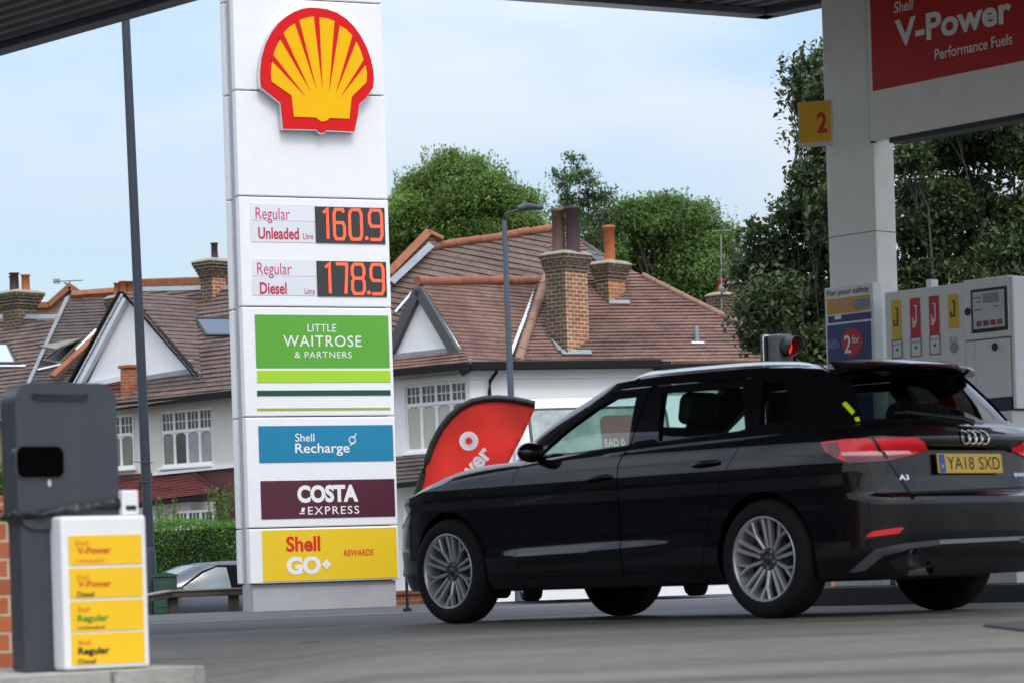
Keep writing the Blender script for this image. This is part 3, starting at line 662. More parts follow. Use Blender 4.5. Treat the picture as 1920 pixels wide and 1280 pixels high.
# ------------------------------------------------------------------ canopy, column, hanging boards
def build_canopy():
    ZC = 4.5; q = Vector((0, 0, ZC)); up = Vector((0, 0, 1)); h = lambda x, y: on_plane(x, y, q, up)
    A, B, C0, C1, C2 = h(0, 98), h(345, 0), h(1060, 1), h(1437, 29), h(1540, 8)
    d1 = (B - A).normalized(); d2 = (C1 - C0).normalized(); d3 = (C2 - C1).normalized()
    den = d1.x * d2.y - d1.y * d2.x; r = C1 - A; t = (r.x * d2.y - r.y * d2.x) / den; N = A + d1 * t
    F0 = A - d1 * 2.2; F3 = C1 + d3 * 9
    poly = [F0, N, C1, F3, Vector((F3.x + 1, 9.6, ZC)), Vector((F0.x - .4, 10.2, ZC))]
    root = thing('canopy', 'dark ribbed station canopy overhead with a notch of sky between its edges', 'canopy', Vector((2.6, 18.9, ZC)))
    grey = mat('soffit_grey', (.17, .17, .172), .55, noise=.08, dirt=.3); edge = mat('canopy_edge', (.10, .10, .12), .4, noise=.08); white = mat('fascia_white', (.72, .72, .72), .45, noise=.04, dirt=.15)
    p2 = [(p.x, p.y) for p in poly]
    mb = MB(); mb.prism(p2, ZC + .06, ZC + .45, lambda u, v, t: Vector((u, v, t))); mb.build('roof_deck', grey, root, world=True, recalc=True)
    # ribs of the metal soffit run along the left edge
    e = d1; nn = Vector((-e.y, e.x, 0)); mb = MB()
    vals = [p.dot(nn) for p in poly]; k = min(vals) + .04
    while k < max(vals):
        xs = []
        for i in range(len(poly)):
            a, b = poly[i], poly[(i + 1) % len(poly)]; va, vb = a.dot(nn), b.dot(nn)
            if (va - k - .05) * (vb - k - .05) < 0: f = (k + .05 - va) / (vb - va); xs.append((a + (b - a) * f).dot(e))
        xs.sort()
        for i in range(0, len(xs) - 1, 2):
            s0, s1 = xs[i] + .1, xs[i + 1] - .1
            if s1 > s0:
                g = lambda s, v, z: e * s + nn * v + Vector((0, 0, z))
                pr = [(k, ZC + .06), (k + .025, ZC + .015), (k + .085, ZC + .015), (k + .11, ZC + .06)]
                mb.mesh([g(s, v, z) for s in (s0, s1) for v, z in pr], [(0, 1, 5, 4), (1, 2, 6, 5), (2, 3, 7, 6), (0, 3, 2, 1), (4, 5, 6, 7)])
        k += .155
    mb.build('soffit', grey, root, world=True, recalc=True)
    for i in range(len(poly)):
        a, b = poly[i], poly[(i + 1) % len(poly)]; d = (b - a).normalized(); o = Vector((d.y, -d.x, 0))
        c = Vector((sum(p.x for p in poly) / 6, sum(p.y for p in poly) / 6, 0))
        area = sum(p2[q][0] * p2[(q + 1) % 6][1] - p2[(q + 1) % 6][0] * p2[q][1] for q in range(6))
        if area < 0: o = -o
        f = Fr((a.x, a.y, 0), (d.x, d.y)); L = (b - a).length; sg = -1 if f.y.dot(o) > 0 else 1
        mb = MB(); mb.box(-.002 * i, L - .002 * i, min(0, sg * .16), max(0, sg * .16), ZC - .035, ZC + .018, 0, lambda p: f.w(*p)); mb.build('edge_trim', edge, root, world=True, bevel=.008)
        mb = MB(); mb.box(0, L, min(-sg * .05, 0), max(-sg * .05, 0), ZC + .019 + .001 * i, ZC + .62, 0, lambda p: f.w(*p)); mb.build('fascia', white, root, world=True)

def build_column_boards():
    white = mat('column_grey', (.84, .84, .80), .5, noise=.05, dirt=.12, dscale=.8); red = mat('board_red', (.50, .008, .012), .45, noise=.05); dk = mat('dark_rubber', (.03, .03, .03), .6)
    wl = mat('letter_white', (.80, .80, .80), .45, noise=.03); C0 = P(1638, 300, 18.9); C0.z = 0
    f = Fr(C0, -AX); u0 = f.hit(1545, 200)[0]; tr = (on_plane(1684, 540, C0, AX) - C0).dot(RX); g0 = gz(C0.x, C0.y)
    # kerbed island under column and pump
    mb = MB(); pts = []
    for sx, sy, a in ((2.9, -.55, -90), (2.9, .62, 0), (-.25, .62, 90), (-.25, -.55, 180)):
        for q in range(7): t = R_(a + 15 * q); pts.append((sx + .3 * math.cos(t) * 1, sy + .3 * math.sin(t)))
    mb.prism(pts, g0 - .1, g0 + .12, lambda u, v, t: f.w(u, v + .1, t)); tag(mb.build('pump_island', mat('dark_kerb', (.055, .055, .055), .8, noise=.2, nscale=12, bump=.3, dirt=.4), bevel=.02, recalc=True), None, None, kind='structure')
    root = thing('canopy_column', 'pale grey square column holding up the canopy beside the fuel pump', 'column', f.M)
    mb = MB(); mb.box(u0, 0, 0, tr, g0 + .12, 4.52); mb.build('shaft', white, root, bevel=.012)
    for zj in (1.55, 2.62): mb = MB(); mb.box(u0 - .0015, .0015, -.0015, tr + .0015, zj, zj + .006); mb.build('panel_joint', mat('joint_grey', (.16, .16, .16), .7), root)
    mb = MB(); mb.box(u0 - .02, .02, -.02, tr + .02, g0 + .12, g0 + .35); mb.build('column_foot', mat('navy_band', (.02, .025, .05), .5), root, bevel=.01)
    # overhead board between the columns
    v0 = f.hit(1641, 265)[1]; ul = f.hit(1634, 150)[0]
    root = thing('overhead_board', 'large red and grey fuel advertising board hung above the pump', 'sign', f.M)
    mb = MB(); mb.box(ul, 3.4, -.035, .05, v0, 4.5); mb.build('board', white, root, bevel=.006)
    mb = MB(); mb.box(ul + .06, 3.4, .052, .14, v0 + .004, 4.5); mb.build('board_back', white, root)
    mb = MB(); mb.box(.165, 3.38, -.02, .13, v0 - .035, v0 - .002); mb.build('lower_trim', dk, root)
    r0 = f.hit(1639, 172); mb = MB(); mb.box(f.hit(1634, 60, -.035)[0], 3.38, -.041, -.036, f.hit(1640, 171, -.035)[1], 4.46); mb.build('red_panel', red, root)
    hh = lambda x, y: f.hit(x, y, -.043); fn = lambda u, v: Vector((u, -.0445, v))
    mb = MB(); text(mb, 'V-Power', hh(1678, 60)[0], hh(1897, 30)[0], hh(1697, 86)[1], hh(1688, 37)[1], fn, bold=.03); text(mb, 'Shell', hh(1676, 12)[0], hh(1713, 12)[0], hh(1690, 23)[1], hh(1690, 2)[1], fn, bold=.01, shear=.15)
    text(mb, 'Performance Fuels', hh(1753, 100)[0], hh(1898, 80)[0], hh(1756, 113)[1], hh(1756, 92)[1], fn, bold=.01); mb.build('lettering', wl, root)
    mb = MB(); mb.box(ul - .012, ul - .001, -.02, .03, v0 - .01, 4.5); mb.build('seam_strip', dk, root)
    # number flag
    p = P(1498, 275, 18.75); g = Fr((p.x, p.y, 0), (math.cos(R_(-14)), math.sin(R_(-14))))
    a, b = g.hit(1498, 192), g.hit(1559, 272); root = thing('pump_number_sign', 'yellow pump number sign with red figure 2 sticking out from the column', 'sign', g.M)
    mb = MB(); mb.box(0, b[0] + .012, 0, .05, g.hit(1503, 276)[1], a[1]); mb.build('sign_case', mat('case_white', (.6, .6, .62), .4), root, bevel=.006)
    mb = MB(); mb.box(.006, b[0], -.006, -.001, g.hit(1503, 269)[1], a[1] - .006); mb.build('yellow_face', mat('sign_yellow', (.70, .40, .008), .45, noise=.03), root)
    mb = MB(); text(mb, '2', g.hit(1532, 230)[0], g.hit(1551, 230)[0], g.hit(1540, 250)[1], g.hit(1540, 211)[1], lambda u, v: Vector((u, -.0085, v)), bold=.03); mb.build('figure', mat('sign_red', (.50, .015, .01), .5), root)
    # poster case on the column
    y0 = -.12; hp = lambda x, y: f.hit(x, y, y0); root = thing('poster_case', 'upright poster case on the column face with safety notice and blue poster', 'poster board', f.M)
    ua, ub = hp(1547, 600)[0], hp(1638, 600)[0]
    mb = MB(); mb.box(ua, ub, y0, -.025, g0 + .12, hp(1600, 534)[1]); mb.build('case', mat('case_grey', (.74, .75, .75), .5, noise=.05), root, bevel=.008)
    fp = lambda d: (lambda u, v: Vector((u, y0 - d, v)))
    def quad(name, x0, yt, x1, yb, m, par, d=.003, xm=1594):
        a_, b_ = hp(x0, (yt + yb) / 2)[0], hp(x1, (yt + yb) / 2)[0]; t_, l_ = hp(xm, yt)[1], hp(xm, yb)[1]
        mb = MB(); mb.box(a_, b_, y0 - d, y0 - d + .002, l_, t_); return mb.build(name, m, par)
    quad('safety_strip', 1551, 557, 1632, 586, mat('strip_amber', (.62, .33, .03), .5, noise=.1), root); quad('purple_strip', 1553, 589, 1634, 602, mat('strip_purple', (.045, .03, .20), .5), root)
    quad('strip_picture', 1604, 560, 1631, 578, mat('strip_grey_blue', (.20, .25, .30), .5, noise=.4, nscale=40), root, .005, 1618); quad('strip_text', 1562, 564, 1600, 577, mat('strip_pale', (.55, .30, .22), .5, noise=.5, nscale=60), root, .005, 1581); quad('purple_mark', 1566, 592, 1578, 599, wl, root, .005, 1572)
    bl = quad('blue_poster', 1554, 606, 1636, 800, mat('poster_blue', (.015, .035, .16), .4, noise=.3, nscale=5), root)
    c = hp(1599, 641); e = hp(1619, 641)[0] - c[0]; mb = MB(); mb.prism(disc(c[0], c[1], e, 28, e * 1.0), .004, .006, lambda u, v, t: Vector((u, y0 - t, v))); mb.build('red_disc', mat('disc_red', (.45, .02, .03), .5, noise=.15), bl, recalc=True)
    mb = MB(); text(mb, '2', c[0] - e * .75, c[0] - e * .1, c[1] - e * .75, c[1] + e * .5, fp(.0085), bold=.01); text(mb, 'for', c[0], c[0] + e * .7, c[1] - e * .1, c[1] + e * .45, fp(.0085)); mb.build('lettering', wl, bl)
    mb = MB(); text(mb, 'For your safety', hp(1551, 548)[0], hp(1630, 545)[0], hp(1594, 554)[1], hp(1594, 540)[1], fp(.005), bold=.01); mb.build('lettering', mat('ink_navy', (.02, .025, .07), .5), root)
    mb = MB(); mb.prism([(hp(1553, 641)[0], hp(1590, 634)[1]), (hp(1572, 641)[0], hp(1590, 634)[1]), (hp(1578, 641)[0], hp(1590, 650)[1]), (hp(1553, 641)[0], hp(1590, 652)[1])][::-1], .004, .006, lambda u, v, t: Vector((u, y0 - t, v))); mb.build('poster_picture', mat('poster_pale_blue', (.10, .14, .28), .5, noise=.3, nscale=20), bl, recalc=True)

def build_pump():
    p = P(1658, 550, 18.5); f = Fr((p.x, p.y, 0), -AX); g0 = gz(p.x, p.y) + .12; h = lambda x, y: f.hit(x, y)
    Wd = h(1893, 560)[0]; top = h(1660, 549)[1]; body = mat('pump_grey', (.72, .72, .70), .45, noise=.04, dirt=.12, dscale=1.5); line = mat('seam_dark', (.05, .05, .05), .6); ink = mat('ink_black', (.008, .008, .008), .5)
    wht = mat('label_white', (.66, .68, .70), .5, noise=.03); red = mat('label_red', (.50, .012, .03), .45, noise=.04); yel = mat('label_yellow', (.68, .44, .01), .45, noise=.04)
    root = thing('fuel_pump', 'grey fuel pump with red and yellow nozzle labels and a small display', 'fuel pump', f.M)
    ux = h(1808, 560)[0]; zs = h(1850, 636)[1]
    zb = h(1860, 746)[1]
    mb = MB(); mb.box(.0, ux - .002, .0, .52, zb, top); mb.build('hose_cabinet', body, root, bevel=.008)
    mb = MB(); mb.box(ux + .002, Wd, -.012, .53, zs + .003, top + .012); mb.build('head_cabinet', body, root, bevel=.008)
    ul = h(1831, 690)[0]
    mb = MB(); mb.box(ux + .002, ul - .003, -.004, .52, zb, zs - .003); mb.build('side_panel', body, root, bevel=.004)
    lo = MB(); lo.box(ul, Wd - .008, -.008, .52, zb, zs - .003); lo = lo.build('lower_door', body, root, bevel=.006)
    mb = MB(); mb.box(-.0, Wd - .015, .004, .5, zb - .085, zb - .002); mb.build('navy_band', mat('navy_band', (.02, .025, .05), .5), root)
    mb = MB(); mb.box(.01, Wd - .02, .01, .5, g0, zb - .087); mb.build('plinth', body, root, bevel=.006)
    mb = MB(); mb.box(Wd + .001, Wd + .03, .0, .54, zb - .08, top + .006); mb.build('end_panel', mat('pump_white', (.78, .79, .80), .4, noise=.03), root, bevel=.008)
    mb = MB(); mb.box(Wd + .031, Wd + .034, .12, .30, h(1893, 612)[1], h(1893, 590)[1]); mb.build('blue_sticker', mat('plate_blue', (.02, .08, .45), .4), root)
    mb = MB(); mb.box(.16, .205, .25, .33, top, top + .085); mb.build('vent_box', body, root, bevel=.006)
    def rect(name, x0, yt, x1, yb, m, par=root, y=-.003, xm=None, th=.002):
        xm = xm or (x0 + x1) / 2; a, b = h(x0, (yt + yb) / 2)[0], h(x1, (yt + yb) / 2)[0]; t, l = h(xm, yt)[1], h(xm, yb)[1]
        mb = MB(); mb.box(a, b, y, y + th, l, t); return mb.build(name, m, par)
    for (xa, xb, yt, ym, yb, m, dx) in ((1670, 1688, 563, 637, 671, yel, 4), (1705, 1724, 559, 632, 668, red, 4), (1741, 1760, 555, 627, 664, red, 3), (1776, 1796, 552, 616, 660, yel, 4)):
        xc = (xa + xb) / 2; L = rect('nozzle_label', xa + dx / 2, yt, xb + dx / 2, ym, m)
        a, b = h(xa + dx / 2, 600)[0], h(xb + dx / 2, 600)[0]; w = b - a; t, l = h(xc, yt)[1], h(xc, ym)[1]; H = t - l
        mb = MB(); col = ink if m is yel else wht
        fn = lambda u, v: Vector((u, -.0055, v))
        stroke(mb, [(a + w * .30, l + H * .50), (a + w * .30, l + H * .36), (a + w * .62, l + H * .36), (a + w * .66, l + H * .78), (a + w * .42, l + H * .80)], w * .13, fn)
        if m is red: mb.prism([(a + w * .22, l + H * .24), (a + w * .5, l + H * .24), (a + w * .66, l + H * .40), (a + w * .30, l + H * .42)], 0, .001, lambda u, v, q: Vector((u, -.0055 - q, v)))
        mb.build('nozzle_symbol', col, L)
        if m is yel and xa > 1700:
            mb = MB(); z1, z0 = h(xc, ym + 4)[1], h(xc, yb)[1]; text(mb, 'E5', a + w * .15, b - w * .15, z1 - (z1 - z0) * .55, z1 - (z1 - z0) * .3, fn); mb.prism(disc((a + b) / 2, z0 + .03, w * .4, 20), 0, .001, lambda u, v, q: Vector((u, -.003 - q, v))); mb.build('small_print', mat('print_grey', (.30, .30, .25), .6), L)
            continue
        z1, z0 = h(xc, ym + 1)[1], h(xc, yb)[1]
        mb = MB(); mb.box(a + .002, b + .002, -.003, -.001, z0, z1); lw = mb.build('price_window', wht, L)
        mb = MB(); stroke(mb, [(a + .002, z0), (b + .002, z0), (b + .002, z1), (a + .002, z1)], .006, fn, closed=True); c = (a + b) / 2; mb.prism([(c - w * .16, z0 + (z1 - z0) * .50), (c + w * .16, z0 + (z1 - z0) * .55), (c + w * .04, z0 + (z1 - z0) * .36)], 0, .001, lambda u, v, q: Vector((u, -.0055 - q, v))); stroke(mb, [(a + w * .15, z1 - .03), (b - w * .1, z1 - .03)], .004, fn); mb.build('window_frame', ink, lw)
    # display
    y1 = -.016
    a, b = f.hit(1821, 580, y1)[0], f.hit(1889, 580, y1)[0]; t, l = f.hit(1855, 540, y1)[1], f.hit(1855, 622, y1)[1]
    mb = MB(); mb.box(a, b, y1 - .004, -.013, l, t); D = mb.build('display_unit', ink, root, bevel=.004)
    mb = MB(); mb.box(a + .02, b - .02, y1 - .007, y1 - .005, l + .025, t - .02); pn = mb.build('display_face', mat('face_grey', (.52, .53, .52), .4), D)
    w, H = b - a, t - l; fn = lambda u, v: Vector((a + w * u, y1 - .0095, l + H * v))
    mb = MB(); mb.box(a + w * .36, a + w * .78, y1 - .010, y1 - .008, l + H * .66, l + H * .88); mb.build('screen', mat('screen_brown', (.075, .06, .045), .15, coat=.6), D)
    mb = MB()
    for (u0, u1, v) in ((.08, .30, .80), (.18, .30, .70), (.10, .32, .52), (.64, .78, .56)): stroke(mb, [(u0, v), (u1, v)], .022, fn)
    mb.build('small_print', ink, D)
    for k in range(4):
        mb = MB(); mb.box(a + w * (.16 + .19 * k), a + w * (.30 + .19 * k), y1 - .010, y1 - .008, l + H * .14, l + H * .26); q = mb.build('card_symbol', mat('card_%s' % ('dark red', 'maroon', 'cherry', 'brown')[k], ((.20, .06, .03), (.15, .01, .05), (.25, .02, .04), (.22, .10, .05))[k], .4, noise=.5, nscale=60), D)
    for (x, y, yy) in ((1815, 585, -.014), (1866, 650, -.010)):
        c = f.hit(x, y, yy); mb = MB(); mb.prism(disc(c[0], c[1], .020, 18, .026), 0, .012, lambda u, v, q: Vector((u, yy - q, v))); mb.build('lock_knob', ink, root, bevel=.004, recalc=True)

# ------------------------------------------------------------------ price pylon
def build_pylon():
    p = P(468, 1097, 29); f = Fr((p.x, p.y, 0), (1, .42)); g0 = gz(p.x, p.y) - .05; h = lambda x, y: f.hit(x, y)
    U0 = h(467, 1000)[0]; U1 = h(747, 1000)[0]; root = thing('price_sign', 'tall white price pylon with red and yellow scallop emblem and coloured brand panels', 'sign', f.M)
    white = mat('pylon_white', (.80, .81, .82), .38, noise=.025, dirt=.06, dscale=.9, dcol=(.4, .4, .38)); grey = mat('pylon_grey', (.40, .41, .43), .5, noise=.05, dirt=.15)
    edges = [h(594, y)[1] for y in (-230, 1, 175, 371, 576, 780, 987, 1091)]
    for k in range(7):
        for (ya, yb) in ((0, .13), (.36, .49)):
            mb = MB(); mb.box(U0, U1, ya, yb, edges[k + 1] + .006, edges[k] - .006); mb.build('face_panel', white, root, bevel=.012)
    mb = MB(); mb.box(U0 + .035, U1 - .035, .131, .359, g0, edges[0]); mb.build('core', grey, root, bevel=.006)
    mb = MB(); mb.box(U0 + .04, U1 - .03, .05, .13, g0, edges[-1] - .002); mb.box(U0 + .04, U1 - .03, .36, .44, g0, edges[-1] - .002); mb.build('plinth', grey, root, bevel=.006)
    for k in range(1, 8):
        mb = MB(); z = edges[k] + .05; mb.box(U0 + .01, U0 + .034, .14, .17, z, z + .10); mb.build('panel_catch', grey, root, bevel=.004)
    F = lambda d: (lambda u, v: Vector((u, -d, v)))
    def poly(pts, d, th, m, name, par=root, px=True, sm=False):
        q = [h(*t) for t in pts] if px else pts
        mb = MB(); mb.prism(q, d - th, d, lambda u, v, t: Vector((u, -t, v)), sm=sm); return mb.build(name, m, par, recalc=True)
    def panel(name, x0, yt, x1, yb, m, par=root, d=.006, th=.005):
        ym = (yt + yb) / 2; a, b = h(x0, ym)[0], h(x1, ym)[0]; xm = 608; mb = MB(); mb.box(a, b, -d, -d + th, h(xm, yb)[1], h(xm, yt)[1]); return mb.build(name, m, par)
    def word(txt, x0, yt, x1, yb, m, par, d=.009, bold=0., shear=0., space=1., name='lettering'):
        xm = (x0 + x1) / 2; ym = (yt + yb) / 2; mb = MB(); text(mb, txt, h(x0, ym)[0], h(x1, ym)[0], h(xm, yb)[1], h(xm, yt)[1], F(d), bold=bold, shear=shear, space=space); return mb.build(name, m, par)
    # scallop emblem
    z = lambda pts: [(390 + a / 2.208, b / 2.208) for a, b in pts]
    red = mat('emblem_red', (.66, .010, .012), .5, noise=.03, spec=.15); yel = mat('emblem_yellow', (.85, .46, .002), .5, noise=.03, spec=.15); chrome = mat('emblem_rim', (.62, .63, .65), .25, metal=.9)
    out = [(300, 540), (288, 432), (208, 368), (205, 330), (205, 300), (211, 245), (228, 188), (252, 142), (280, 105), (312, 78), (345, 58), (378, 46), (410, 41), (445, 43), (480, 48), (520, 62), (560, 88), (592, 120), (620, 160), (642, 203), (660, 252), (670, 300), (673, 335), (669, 372), (640, 415), (611, 440), (606, 490), (592, 551), (478, 546), (470, 555), (461, 559), (452, 556), (444, 550), (438, 543)]
    cx, cy = 440, 320
    E_ = poly(z([(cx + (a - cx) * 1.012 - 2, cy + (b - cy) * 1.012 + 2) for a, b in out]), .10, .10, chrome, 'emblem')
    poly(z(out), .112, .010, red, 'emblem_red', E_)
    ye = [(342, 492), (332, 405), (250, 347), (247, 318), (248, 288), (252, 262), (262, 222), (274, 192), (291, 164), (303, 142), (322, 122), (349, 104), (366, 93), (395, 83), (424, 78), (446, 82), (480, 86), (509, 98), (528, 114), (556, 130), (580, 154), (598, 180), (614, 212), (626, 248), (637, 277), (643, 312), (641, 350), (580, 410), (570, 500), (490, 497), (476, 508), (460, 513), (446, 507), (434, 495)]
    poly(z(ye), .120, .007, yel, 'emblem_yellow', E_)
    mb = MB()
    for (a, b, w) in (((250, 246), (394, 414), 21), ((287, 152), (413, 393), 24), ((352, 92), (437, 386), 22), ((434, 70), (460, 386), 23), ((521, 96), (486, 394), 24), ((594, 160), (512, 402), 24), ((640, 258), (530, 416), 20)):
        A = Vector(a); B = Vector(b); d = (B - A).normalized(); n = Vector((-d.y, d.x)); q = [h(*t) for t in z([tuple(A + n * w / 2), tuple(A - n * w / 2), tuple(B)])]
        mb.mesh([Vector((u, -.1225, v)) for u, v in q], [(0, 1, 2)])
    mb.build('emblem_ribs', red, E_, recalc=True)
    # price displays
    blk = mat('display_black', (.012, .012, .013), .18, noise=.1, coat=.5); led = mat('led_red', (.7, .05, .02), .5, noise=0, emit=(1.0, .075, .028, 1.25)); plate = mat('name_plate', (.66, .70, .74), .35, noise=.02); plate2 = mat('name_plate_blue', (.70, .73, .76), .35, noise=.02)
    pink = mat('ink_pink', (.60, .03, .16), .5, noise=0); dred = mat('ink_red', (.50, .01, .05), .5, noise=0); wht = mat('letter_white', (.80, .80, .80), .45, noise=.03)
    SEG = {'1': [[(0.15, .88), (.75, 1), (.75, 0)]], '6': [[(.95, .9), (.85, 1), (.15, 1), (0, .85), (0, .15), (.15, 0), (.85, 0), (1, .15), (1, .42), (.85, .55), (.02, .55)]], '0': [[(.15, 1), (.85, 1), (1, .85), (1, .15), (.85, 0), (.15, 0), (0, .15), (0, .85), (.15, 1)]],
           '9': [[(.98, .45), (.15, .45), (0, .58), (0, .85), (.15, 1), (.85, 1), (1, .85), (1, .15), (.85, 0), (.05, 0)]], '7': [[(0, 1), (1, 1), (1, .85), (.85, 0)]],
           '8': [[(.15, 1), (.85, 1), (1, .87), (1, .65), (.85, .52), (1, .40), (1, .13), (.85, 0), (.15, 0), (0, .13), (0, .40), (.15, .52), (0, .65), (0, .87), (.15, 1)], [(.15, .52), (.85, .52)]]}
    for (rows, disp, digs, dy, lab) in ((((470, 385, 590, 416), (470, 418, 590, 456)), (591, 388, 721, 456), (('1', 604, 617), ('6', 626, 645), ('0', 655, 677), ('.', 686, 686), ('9', 692, 715)), (394, 449), 'Unleaded'),
                                        (((473, 488, 593, 519), (473, 521, 593, 555)), (594, 490, 724, 556), (('1', 608, 621), ('7', 630, 650), ('8', 660, 682), ('.', 690, 690), ('9', 695, 718)), (496, 551), 'Diesel')):
        dsp = panel('price_display', *disp, blk, d=.012, th=.011); mb = MB()
        for ch, xa, xb in digs:
            ym = sum(dy) / 2; a, b = h(xa, ym)[0], h(xb, ym)[0]; t, l = h(660, dy[0])[1], h(660, dy[1])[1]
            if ch == '.': mb.prism(disc(a, l + .012, .020, 12), .0125, .0145, lambda u, v, q: Vector((u, -q, v)))
            else:
                for s in SEG[ch]: stroke(mb, [(a + (b - a) * u, l + (t - l) * v) for u, v in s], .030, F(.0145))
        mb.build('price_digits', led, dsp, recalc=False)
        pa = panel('name_plate', *rows[0], plate2, d=.005, th=.004); pb = panel('name_plate', *rows[1], plate, d=.005, th=.004); dx = rows[0][0] - 470; y = rows[0][1]
        word('Regular', 479 + dx, y + 5, 543 + dx, y + 34, pink, pa, .0085, bold=-.004); word(lab, 484 + dx, y + 42, (560 if lab == 'Unleaded' else 534) + dx, y + 64, dred, pb, .0085, bold=.02); word('Litre', 568 + dx, y + 53, 587 + dx, y + 64, dred, pb, .0085)
    g = panel('brand_panel', 479, 591, 729, 689, mat('panel_green', (.095, .36, .03), .4, noise=.03)); word('LITTLE', 576, 608, 630, 622, wht, g); word('WAITROSE', 531, 629, 677, 650, wht, g, bold=.004, space=1.12); word('& PARTNERS', 552, 659, 659, 671, wht, g, space=1.1)
    for (yt, yb, c) in ((694, 716, (.36, .62, .02)), (731, 741, (.006, .06, .04)), (764, 768, (.30, .42, .04))):
        panel('stripe', 482, yt, 732, yb, mat('stripe_%d' % yt, c, .4, noise=.02))
    b = panel('brand_panel', 485, 797, 737, 865, mat('panel_teal', (.003, .20, .36), .35, noise=.03)); word('Shell', 553, 812, 589, 827, wht, b, bold=.005); word('Recharge', 553, 830, 655, 854, wht, b, bold=.01)
    mb = MB(); c = h(660, 824); stroke(mb, disc(c[0], c[1], .036, 16), .011, F(.009), closed=True); stroke(mb, [(c[0] + .01, c[1] + .02), (c[0] + .05, c[1] + .07)], .012, F(.0095)); stroke(mb, [(c[0] - .03, c[1] - .06), (c[0] + .04, c[1] - .02)], .011, F(.010)); mb.build('plug_symbol', wht, b)
    m = panel('brand_panel', 489, 899, 740, 970, mat('panel_maroon', (.07, .004, .02), .3, noise=.05, coat=.2)); word('COSTA', 557, 908, 671, 941, wht, m, bold=.05); word('EXPRESS', 577, 948, 673, 963, wht, m, bold=.005, space=1.2)
    mb = MB(); a = h(561, 963); mb.prism([(a[0], a[1]), (a[0] + .06, a[1]), (a[0] + .06, a[1] + .014), (a[0], a[1] + .014)], .008, .009, lambda u, v, t: Vector((u, -t, v))); mb.prism([(a[0] + .02, a[1] + .022), (a[0] + .055, a[1] + .022), (a[0] + .065, a[1] + .07), (a[0] + .03, a[1] + .07)], .008, .009, lambda u, v, t: Vector((u, -t, v))); mb.build('cup_symbol', wht, m, recalc=True)
    y = panel('brand_panel', 492, 991, 744, 1086, mat('panel_yellow', (.80, .55, .012), .35, noise=.03)); word('Shell', 536, 1004, 600, 1033, mat('ink_scarlet', (.68, .015, .008), .4, noise=0), y, bold=.03); word('GO', 537, 1042, 601, 1076, wht, y, bold=.05); word('REWARDS', 644, 1029, 700, 1041, mat('ink_scarlet', (.68, .015, .008), .4), y, bold=.012, shear=.15)
    mb = MB(); c = h(612, 1057)
    for q in range(4): t = q * math.pi / 2; mb.prism(disc(c[0] + .028 * math.cos(t), c[1] + .028 * math.sin(t), .023, 12), .008 + .0004 * q, .0092 + .0004 * q, lambda u, v, t: Vector((u, -t, v)))
    mb.build('plus_symbol', wht, y, recalc=True)

